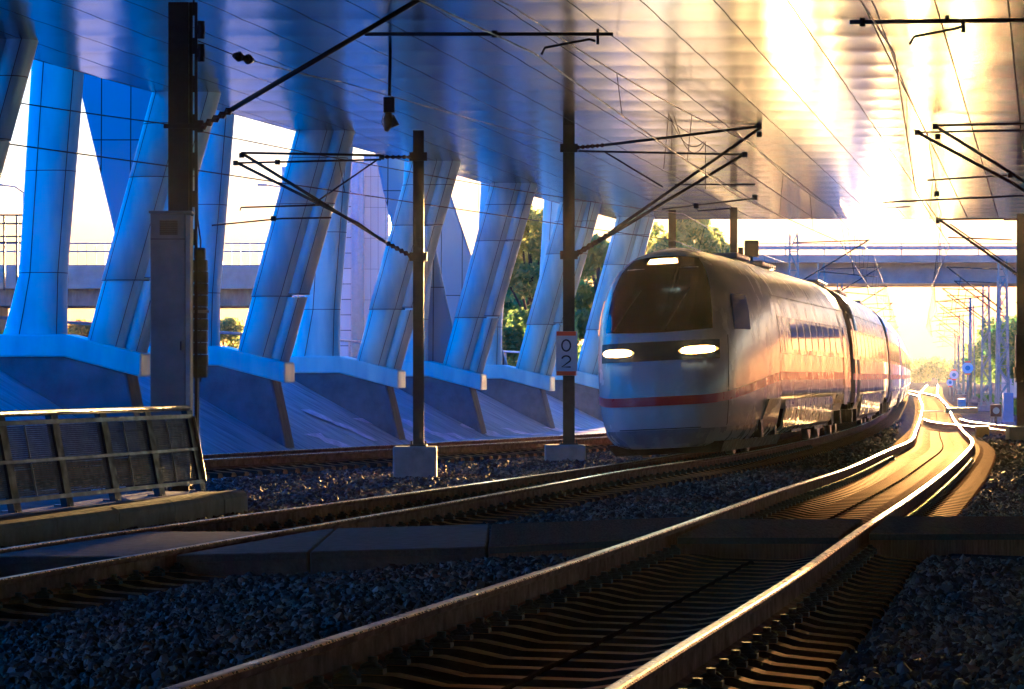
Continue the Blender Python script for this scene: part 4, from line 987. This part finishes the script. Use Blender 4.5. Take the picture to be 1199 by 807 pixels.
for z in (zr, zr - .35): m.bar((xo, dO - .85, z), (90, dO - .85, z), .07, .06)
for x0 in np.arange(xo + .2, 90, .4): m.bar((x0, dO - .85, zd + .2), (x0, dO - .85, zr), .018, .018)
ob.append(m.build('railing', M['galv'], None, fix=False))
for x0 in (xo + .3, 64): 
    m = MB(); m.box((x0, dO + 2, -1), (x0 + 1.6, dO + 7, zu - .003)); ob.append(m.build('pillar', M['over'], None))
child_shift(ov, ob)
er = tag(empty('elevated_road', (-30, 92 * K, 5)), 'elevated road with barrier rails seen between the left piers', 'overpass'); ob = []
dE = 92 * K; zu, zg, zd, zr = at(0, 358, dE).z, at(0, 338, dE).z, at(0, 310, dE).z, at(0, 285, dE).z
m = MB(); xe = at(326, 0, dE).x; m.box((-75, dE + .6, zu), (xe, dE + 9, zg)); ob.append(m.build('girder', M['concrete_dark'], None))
m = MB(); m.box((-75, dE, zg + .003), (xe, dE + 10, zd)); ob.append(m.build('parapet', M['over'], None))
m = MB()
for z in (zr, zr - .45): m.bar((-75, dE + .1, z), (xe, dE + .1, z), .08, .1)
for x0 in np.arange(-75, xe, .5): m.bar((x0, dE + .1, zd), (x0, dE + .1, zr), .03, .03)
ob.append(m.build('railing', M['galv'], None, fix=False))
for x0 in (-70, -44, -30):
    m = MB(); m.box((x0, dE + 2, 1), (x0 + 1.2, dE + 7, zu - .003)); ob.append(m.build('pillar', M['over'], None))
child_shift(er, ob)
# street lamps on the elevated road
for px_, lab in ((28, 'grey street lamp on the elevated road near the left edge'), (338, 'grey street lamp post on the elevated road left of the first slim mast')):
    x = at(px_, 0, 96 * K).x; r_ = tag(empty('street_lamp', (x, 96 * K, zd)), lab, 'street lamp', 'street lamps on the elevated road')
    MB().tube([(0, 0, 0), (0, 0, 4.4)], [.09, .05], 8).build('pole', M['galv'], r_)
    MB().tube([(0, 0, 4.4), (-.5, 0, 4.75), (-1.2, 0, 4.85)], .04, 8).build('arm', M['galv'], r_); m = MB(); m.box((-1.8, -.12, 4.8), (-1.2, .12, 4.92)); m.build('lamp_head', M['galv'], r_, bevel=.03)
# gantry frame on the far left
gn = tag(empty('sign_gantry', at(22, 300, 70 * K)), 'small dark maintenance gantry beside the leftmost pier', 'gantry'); m = MB(); d = 70 * K
for px_ in (5, 20, 42): m.bar(at(px_, 340, d), at(px_, 252, d), .09, .09)
for py_ in (252, 262, 277, 284): m.bar(at(-10, py_, d), at(42, py_, d), .07, .07)
go_ = m.build('frame', M['mast'], None); child_shift(gn, [go_])
# tiled tower block
tw = tag(empty('tower_block', at(400, 440, 140 * K)), 'blue tiled tower block rising behind the bridge piers', 'building'); ob = []
d = 140 * K; xa_, xb_ = at(330, 0, d).x, at(455, 0, d).x
m = MB(); m.box((xa_, d, 0), (at(425, 0, d).x, d + 14, 19)); ob.append(m.build('main_block', M['tower'], None))
m = MB(); m.box((at(425, 0, d).x + .002, d + .8, 0), (xb_, d + 12, 20)); ob.append(m.build('stair_tower', M['slabclad'], None))
m = MB(); m.tube([(at(419, 0, d).x, d - .3, 0), (at(419, 0, d).x, d - .3, 19.4)], .55, 16); ob.append(m.build('corner_column', M['blue_box'], None)); child_shift(tw, ob)
# guard rail on the embankment crest
gl = MB(); rp = tag(empty('guard_rail', F0 + N * -4.6 + Vector((0, 0, 1.45))), 'pale tubular guard rail along the crest behind the piers', 'railing'); ob = []
for u in np.arange(-30, 47, 4.0):
    p = F0 + N * -4.6 + U * float(u); p.z = 1.4 - .0125 / K * max(-33, min(55, u)); o = MB().bar(p, p + Vector((0, 0, 1.1)), .06, .06).build('post', M['galv'], None); ob.append(o)
for h in (.55, 1.08):
    m = MB(); m.tube([F0 + N * -4.6 + U * float(u) + Vector((0, 0, 1.4 - .0125 / K * max(-33, min(55, u)) + h)) for u in (-33, 0, 27, 47)], .035, 6); ob.append(m.build('rail_bar', M['galv'], None))
child_shift(rp, ob)

# ------------------------------------------------------------------ vegetation
def leaf_mesh(name, centres, n, size, mt, seed):
    r_ = np.random.default_rng(seed); cs = np.array([c[:3] for c in centres]); rs = np.array([c[3] for c in centres])
    pw = rs ** 2 / (rs ** 2).sum(); pick = r_.choice(len(cs), n, p=pw)
    dv = r_.normal(size=(n, 3)); dv /= np.linalg.norm(dv, axis=1)[:, None]; rad = r_.uniform(.35, 1.08, n) ** .6
    p = cs[pick] + dv * (rs[pick] * rad)[:, None] * np.array([1, 1, .85])
    a = r_.normal(size=(n, 3)); a /= np.linalg.norm(a, axis=1)[:, None]; b = np.cross(a, r_.normal(size=(n, 3))); b /= np.linalg.norm(b, axis=1)[:, None]
    sz = size * r_.uniform(.6, 1.3, n)[:, None]
    v = np.stack([p - a * sz, p + b * sz * .55, p + a * sz, p - b * sz * .55], 1).reshape(-1, 3)
    f = np.arange(4 * n).reshape(-1, 4); me = bpy.data.meshes.new(name); me.from_pydata(v.tolist(), [], f.tolist()); me.materials.append(mt)
    tn = np.clip(.5 + .28 * r_.normal(size=len(cs))[pick] + .2 * r_.normal(size=n), 0, 1)
    at_ = me.attributes.new('tone', 'FLOAT', 'FACE'); at_.data.foreach_set('value', tn.astype(np.float32)); me.update(); return me
def tree(loc, h, rad, label, mt='leaf', n=6000, seed=1, leaf=.16, name='tree', group='trees beyond the piers', cat='tree', low=.25):
    r_ = random.Random(seed); root = tag(empty(name, loc), label, cat, group)
    tr = MB(); tr.tube([(0, 0, -.3), (.05 * h * r_.uniform(-1, 1), 0, h * .3), (.04 * h * r_.uniform(-1, 1), .1, h * .62), (0, 0, h * .86)], [h * .022, h * .017, h * .01, h * .004], 8)
    cl = []
    for i in range(20):
        f_ = r_.uniform(low, 1); a = r_.uniform(0, 6.28); prof_ = math.sin(math.pi * min(1, (f_ - low) / (1.03 - low) * .88 + .1)) ** .6
        rr = rad * prof_ * r_.uniform(.3, .85); c = (rr * math.cos(a), rr * math.sin(a), h * f_ * .93); cl.append((*c, rad * r_.uniform(.22, .42)))
        if i % 2 == 0: tr.tube([(0, 0, h * max(.18, f_ * .6)), (c[0] * .5, c[1] * .5, h * f_ * .78), c], [h * .007, h * .005, h * .002], 5)
    tr.build('trunk', M['bark'], root); link('crown', leaf_mesh('crown', cl, n, leaf, M[mt], seed), root)
for i, (px_, d_, h, r_, lab, mt) in enumerate([
    (618, 78, 9.2, 2.6, 'green tree in the gap right of the pier between the slim masts', 'leaf_far'),
    (642, 92, 8.5, 2.8, 'sunlit tree partly behind the number sign mast', 'leaf'),
    (703, 80, 7.4, 2.2, 'dark green tree in the gap left of the train front', 'leaf'),
    (742, 96, 10.4, 3.0, 'tree showing between the farthest two piers', 'leaf_far'),
    (800, 88, 9.6, 2.4, 'bright backlit tree just above the train front', 'leaf_far'),
    (838, 92, 9.3, 2.2, 'loose backlit tree above the right side of the train front', 'leaf_far'),
    (585, 88, 5.6, 2.4, 'low green tree behind the fourth pier', 'leaf')]):
    b = at(px_, 440, d_ * K); b.z = -.45; tree(b, h + 1.3, r_, lab, mt, 7000, 20 + i, .17)
for i, (px_, d_, h, r_, lab) in enumerate([(20, 88, 2.9, 1.9, 'yellowing bush under the elevated road at the left edge'), (98, 86, 2.7, 1.3, 'orange autumn bush between the first two piers'), (262, 88, 3.2, 1.4, 'green yellow bush below the elevated road right of the weights'), (335, 80, 2.6, 1.2, 'dark bush at the foot of the tiled tower')]):
    b = at(px_, 440, d_ * K); b.z = 1.4; tree(b, h, r_, lab, 'leaf_autumn' if i < 2 else 'leaf_far', 3500, 50 + i, .12, 'bush', 'bushes below the elevated road', 'bush', .12)
for i, (px_, d_, h, r_, lab) in enumerate([(1186, 150, 7.0, 3.6, 'rounded green tree behind the right hand mast'), (1205, 132, 6.2, 3.2, 'green tree cut by the right picture edge'), (1160, 230, 7.0, 4.5, 'distant green tree among the lattice masts')]):
    b = at(px_, 440, d_ * K); b.z = -.4; tree(b, h, r_, lab, 'leaf', 7000, 70 + i, .22, group='trees beyond the right hand masts')
wl = []
r_ = random.Random(5)
for i in range(240):
    dd = r_.uniform(430, 520) * K; px_ = r_.uniform(980, 1290); hh = r_.uniform(2.0, 5.5); p = at(px_, 440, dd); wl.append((p.x, p.y, hh - 1, r_.uniform(1.6, 3.0)))
tag(link('distant_wood', leaf_mesh('distant_wood', wl, 24000, .55, M['leaf_far'], 3)), 'low band of distant trees at the end of the line', 'trees', kind='stuff')

# grass strip on the right
n = 26000; px_ = rng.uniform(1118, 1215, n); dd = rng.uniform(58, 150, n) * K; X = (px_ - 599.5) * dd / F; ok = TA.lat(X, dd) > 4.2
ok &= (TE.lat(X, np.clip(dd, 66, 152)) > 2.2); X = X[ok]; dd = dd[ok]; n = len(X); Z = gz(X, dd) - .02; hh = rng.uniform(.12, .38, n); a = rng.uniform(0, 6.28, n); wv = .03
v = np.stack([np.c_[X - wv * np.cos(a), dd - wv * np.sin(a), Z], np.c_[X + wv * np.cos(a), dd + wv * np.sin(a), Z], np.c_[X + rng.normal(0, .06, n), dd + rng.normal(0, .06, n), Z + hh]], 1).reshape(-1, 3)
me = bpy.data.meshes.new('grass'); me.from_pydata(v.tolist(), [], np.arange(3 * n).reshape(-1, 3).tolist()); me.materials.append(M['grass']); me.update()
tag(link('grass', me), 'bright green grass beside the right hand lattice masts', 'grass', kind='stuff')

# ------------------------------------------------------------------ distant masts and trackside gear
def lattice(x, y, h, w0, label, arm, group, tube_only=False, zb=-.4):
    root = tag(empty('lattice_mast', (x, y, zb)), label, 'mast', group); m = MB(); w1 = w0 * .6
    if tube_only: m.tube([(0, 0, 0), (0, 0, h)], [.14, .1], 8)
    else:
        for sx in (-1, 1):
            for sy in (-1, 1): m.bar((sx * w0 / 2, sy * w0 / 2, 0), (sx * w1 / 2, sy * w1 / 2, h), .055, .055)
        k = 0; z = 0
        while z < h - .5:
            f0, f1 = z / h, min(1, (z + .75) / h); a0 = (w0 + (w1 - w0) * f0) / 2; a1 = (w0 + (w1 - w0) * f1) / 2; s = 1 if k % 2 else -1
            for yy in (-1, 1): m.bar((-s * a0, yy * a0, z), (s * a1, yy * a1, z + .75), .03, .03); m.bar((-a0, yy * a0, z), (a0, yy * a0, z), .03, .03)
            for xx in (-1, 1): m.bar((xx * a0, -s * a0, z), (xx * a1, s * a1, z + .75), .03, .03)
            z += .75; k += 1
    m.build('lattice_pole', M['galv_far'], root)
    MB().box((-w0 * .8, -w0 * .8, -.5), (w0 * .8, w0 * .8, .12)).build('footing', M['concrete'], root)
    c = MB()
    for L, sgn in arm:
        zt = h - .3
        c.tube([(0, 0, zt), (sgn * L, 0, zt + .1)], .03, 6); c.tube([(0, 0, zt - 1.7), (sgn * L, 0, zt + .12)], .035, 6); c.tube([(sgn * L * .35, 0, zt - 1.15), (sgn * (L + .3), 0, zt - 1.35)], .025, 6); c.tube([(sgn * L * .75, 0, zt - .35), (sgn * L * .8, 0, zt - 1.3)], .018, 6)
    if c.v: c.build('cantilever', M['tube'], root)
right = [(70, 6.6, 2.75), (84, 6.8, 2.9), (95, 7.0, 2.9), (107, 7.2, 2.9), (120, 7.4, 2.9), (136, 7.6, 3.0), (155, 7.6, 3.0), (178, 7.6, 3.0), (206, 7.6, 3.0), (240, 7.6, 3)]
ordn = ['nearest', 'second', 'third', 'fourth', 'fifth', 'sixth', 'seventh', 'eighth', 'ninth', 'farthest']
for i, (y, h, off) in enumerate(right):
    y *= K
    x = float(TA.x(y)) + off + (.5 if i % 2 else 0); pole = i in (4, 7)
    lattice(x, y, h, .55, f'{ordn[i]} {"tubular" if pole else "lattice"} mast of the row right of the sunlit track', [(off - .4, -1)], 'masts right of the distant track', pole)
for i, (y, h) in enumerate(((66, 7.4), (84, 7.5), (104, 7.6), (128, 7.6), (156, 7.6), (190, 7.6), (226, 7.6))):
    y *= K
    x = float(TB.x(y)) - 2.9
    lattice(x, y, h, .5, f'{ordn[i]} mast of the row behind the train, arm above the roofs', [(3.0, 1)], 'masts behind the train', False)
for i, (y, h) in enumerate(((75, 8.0), (92, 8.2), (112, 8.2), (140, 8.2), (172, 8.2))):
    y *= K
    x = float(TA.x(y)) + 9.0 + i * .3
    lattice(x, y, h, .6, f'{ordn[i]} tall lattice mast of the outer row near the right edge', [(2.6, -1)], 'outer masts near the right edge', False)
# round discs on posts
for i, (px_, py_, d_, r_) in enumerate(((1133, 431, 100, .34), (1117, 439, 122, .32), (1112.5, 448, 140, .3))):
    d_ *= K; p = at(px_, py_, d_); root = tag(empty('disc_signal', (p.x, d_, -.5)), ['largest round white signal disc on a post among the lattice masts', 'middle round white signal disc on a post among the lattice masts', 'lowest round white signal disc left of the lattice masts'][i], 'signal', 'round signal discs')
    h = p.z + .5; MB().tube([(0, .06, 0), (0, .06, h)], .05, 8).build('post', M['galv_far'], root)
    MB().tube([(0, -.03, h), (0, .02, h)], r_, 24).build('disc', M['sign_white'], root)
    m = MB(); m.tube([(0, -.034, h), (0, -.031, h)], r_ * .45, 18); m.build('disc_mark', M['blue_box'], root)
    for s in (1, -1): m = MB(); m.box((-r_ * .5, -.05, h + s * r_ * 1.08 - .05), (r_ * .5, .0, h + s * r_ * 1.08 + .05)); m.build('marker_bar', M['sign_red'], root)
# dwarf signal, yellow box, blue post, low cabinet
def small(name, loc, label, cat, parts):
    root = tag(empty(name, loc), label, cat)
    for nm, mt, fn_, bv in parts:
        m = MB(); fn_(m); m.build(nm, M[mt], root, bevel=bv)
p = at(1166, 487, 60 * K); p.z = -.45
small('dwarf_signal', p, 'small black dwarf signal with a round pale lens beside the right hand track', 'signal', [
    ('post', 'mast', lambda m: m.tube([(0, 0, 0), (0, 0, .4)], .05, 8), 0), ('head', 'mast', lambda m: m.box((-.2, -.1, .4), (.2, .1, .85)), .03), ('lens', 'blue_box', lambda m: m.tube([(0, -.13, .62), (0, -.1, .62)], .12, 16), 0)])
p = at(1150, 497, 52 * K); p.z = -.5
small('point_box', p, 'yellow box beside the crossing rails at the right', 'box', [('body', 'yellow', lambda m: m.box((-.2, -.2, 0), (.2, .2, .32)), .02), ('lid', 'yellow', lambda m: m.box((-.22, -.22, .322), (.22, .22, .36)), .01)])
p = at(1180, 480, 66 * K); p.z = -.45
small('relay_cabinet', p, 'pale blue trackside cabinet on the grass near the right edge', 'cabinet', [('body', 'blue_box', lambda m: m.box((-.2, -.2, 0), (.2, .2, 1.2)), .02), ('plinth', 'concrete', lambda m: m.box((-.26, -.26, -.2), (.26, .26, .05)), .01)])
p = at(1126, 470, 85 * K); p.z = -.5
small('point_motor', p, 'low dark point motor between the distant tracks', 'box', [('housing', 'mast', lambda m: m.box((-.8, -.3, 0), (.8, .3, .3)), .04), ('rod', 'galv', lambda m: m.tube([(-2.2, 0, .12), (-.8, 0, .12)], .03, 6), 0), ('lamp', 'blue_box', lambda m: m.box((-.2, -.2, .32), (.2, .2, .75)), .05)])
# noise wall far right
nw = tag(empty('noise_wall', at(1200, 440, 120 * K)), 'pale noise wall with a glazed strip along the top at the far right', 'wall'); a = at(1174, 440, 150 * K); b = at(1225, 440, 100 * K); a.z = b.z = -.4
o = [MB().bar(a + Vector((0, 0, .9)), b + Vector((0, 0, .9)), .2, 2.2).build('wall_panel', M['wall_pale'], None), MB().bar(a + Vector((0, 0, 2.6)), b + Vector((0, 0, 2.6)), .06, 1.15).build('top_strip', M['yellow'], None)]
child_shift(nw, o)

# ------------------------------------------------------------------ loose ballast stones
def stones(regions):
    P_ = []; S_ = []
    for y0, y1, sp_, sz in regions:
        yy = np.arange(y0, y1, sp_); xx = np.arange(-.145 * y1 - 1, .145 * y1 + 1, sp_); Xg, Yg = np.meshgrid(xx, yy)
        Xg = Xg.ravel() + rng.uniform(-.6, .6, Xg.size) * sp_; Yg = Yg.ravel() + rng.uniform(-.6, .6, Yg.size) * sp_
        k = np.abs(Xg) < .145 * Yg + .4; Xg, Yg = Xg[k], Yg[k]
        la, lb = TA.lat(Xg, Yg), TB.lat(Xg, Yg)
        k = (np.abs(la) > 1.34) & (np.abs(lb) > 1.34)
        k &= ~((Yg > 13.45 * K) & (Yg < 15.75 * K) & (Xg > TB.x(Yg) - .8))
        kx = (Xg - ks.x) * kd.x + (Yg - ks.y) * kd.y; kn2 = (Xg - ks.x) * kn_.x + (Yg - ks.y) * kn_.y
        k &= ~((kn2 > -.03) & (kx < L_ + .03))
        nn = (Xg - F0.x) * N.x + (Yg - F0.y) * N.y; lc = TC.lat(Xg, Yg)
        k &= (lc > .95) & (nn > .3)
        Xg, Yg = Xg[k], Yg[k]; z = gz(Xg, Yg) + rng.uniform(-.012, .02, len(Xg)); P_.append(np.c_[Xg, Yg, z]); S_.append(sz * rng.uniform(.4, 1.0, len(Xg)) ** 1.0 * (1 + .9 * rng.random(len(Xg)) ** 4))
    # a few stones lying in the cribs between sleepers and at the sleeper ends
    return np.concatenate(P_), np.concatenate(S_)
sp, ss = stones([(13, 44, .05, .029), (44, 84, .085, .038), (84, 137, .15, .06)])
me = bpy.data.meshes.new('ballast'); me.vertices.add(len(sp)); me.vertices.foreach_set('co', sp.astype(np.float32).ravel())
at_ = me.attributes.new('size', 'FLOAT', 'POINT'); at_.data.foreach_set('value', ss.astype(np.float32)); me.update()
bo = tag(link('ballast', me), 'loose crushed stone ballast beside the tracks', 'ballast', kind='stuff')
ng = bpy.data.node_groups.new('stone_scatter', 'GeometryNodeTree'); ng.interface.new_socket('Geometry', in_out='INPUT', socket_type='NodeSocketGeometry'); ng.interface.new_socket('Geometry', in_out='OUTPUT', socket_type='NodeSocketGeometry')
gi, go = ng.nodes.new('NodeGroupInput'), ng.nodes.new('NodeGroupOutput'); jn = ng.nodes.new('GeometryNodeJoinGeometry')
for k in range(5):
    ic = ng.nodes.new('GeometryNodeMeshIcoSphere'); ic.inputs['Radius'].default_value = 1; ic.inputs['Subdivisions'].default_value = 1 if k < 3 else 2
    sp_ = ng.nodes.new('GeometryNodeSetPosition'); rv = ng.nodes.new('FunctionNodeRandomValue'); rv.data_type = 'FLOAT_VECTOR'; rv.inputs[0].default_value = (-.42,) * 3 if k < 3 else (-.16,) * 3; rv.inputs[1].default_value = (.42,) * 3 if k < 3 else (.16,) * 3; rv.inputs['Seed'].default_value = k + 3
    ng.links.new(ic.outputs[0], sp_.inputs[0]); ng.links.new(rv.outputs[0], sp_.inputs['Offset'])
    gt = ng.nodes.new('GeometryNodeGeometryToInstance'); ng.links.new(sp_.outputs[0], gt.inputs[0]); ng.links.new(gt.outputs[0], jn.inputs[0])
iop = ng.nodes.new('GeometryNodeInstanceOnPoints'); iop.inputs['Pick Instance'].default_value = True
rr_ = ng.nodes.new('FunctionNodeRandomValue'); rr_.data_type = 'FLOAT_VECTOR'; rr_.inputs[1].default_value = (6.28, 6.28, 6.28)
e2r = ng.nodes.new('FunctionNodeEulerToRotation'); ng.links.new(rr_.outputs[0], e2r.inputs[0]); ng.links.new(e2r.outputs[0], iop.inputs['Rotation'])
na = ng.nodes.new('GeometryNodeInputNamedAttribute'); na.data_type = 'FLOAT'; na.inputs[0].default_value = 'size'
rs_ = ng.nodes.new('FunctionNodeRandomValue'); rs_.data_type = 'FLOAT_VECTOR'; rs_.inputs[0].default_value = (.75, .7, .55); rs_.inputs[1].default_value = (1.3, 1.15, .95); rs_.inputs['Seed'].default_value = 9
vm = ng.nodes.new('ShaderNodeVectorMath'); vm.operation = 'SCALE'; ng.links.new(rs_.outputs[0], vm.inputs[0]); ng.links.new(na.outputs[0], vm.inputs['Scale']); ng.links.new(vm.outputs[0], iop.inputs['Scale'])
ri = ng.nodes.new('FunctionNodeRandomValue'); ri.data_type = 'INT'; ri.inputs[4].default_value = 0; ri.inputs[5].default_value = 4; ng.links.new(ri.outputs[2], iop.inputs['Instance Index'])
sm_ = ng.nodes.new('GeometryNodeSetMaterial'); sm_.inputs['Material'].default_value = M['stone']
ng.links.new(gi.outputs[0], iop.inputs['Points']); ng.links.new(jn.outputs[0], iop.inputs['Instance']); ng.links.new(iop.outputs[0], sm_.inputs[0]); ng.links.new(sm_.outputs[0], go.inputs[0])
md = bo.modifiers.new('scatter', 'NODES'); md.node_group = ng

# ------------------------------------------------------------------ evening haze
hm = bpy.data.materials.new('evening haze'); hm.use_nodes = True; t = hm.node_tree; t.nodes.clear()
pv = t.nodes.new('ShaderNodeVolumePrincipled'); pv.inputs['Color'].default_value = (.95, .95, .97, 1); pv.inputs['Density'].default_value = .00005; pv.inputs['Anisotropy'].default_value = .5
ho = t.nodes.new('ShaderNodeOutputMaterial'); t.links.new(pv.outputs[0], ho.inputs['Volume'])
hz = MB().box((-160, -140, -2.5), (260, 1250, 22)).build('haze', hm); tag(hz, kind='stuff')
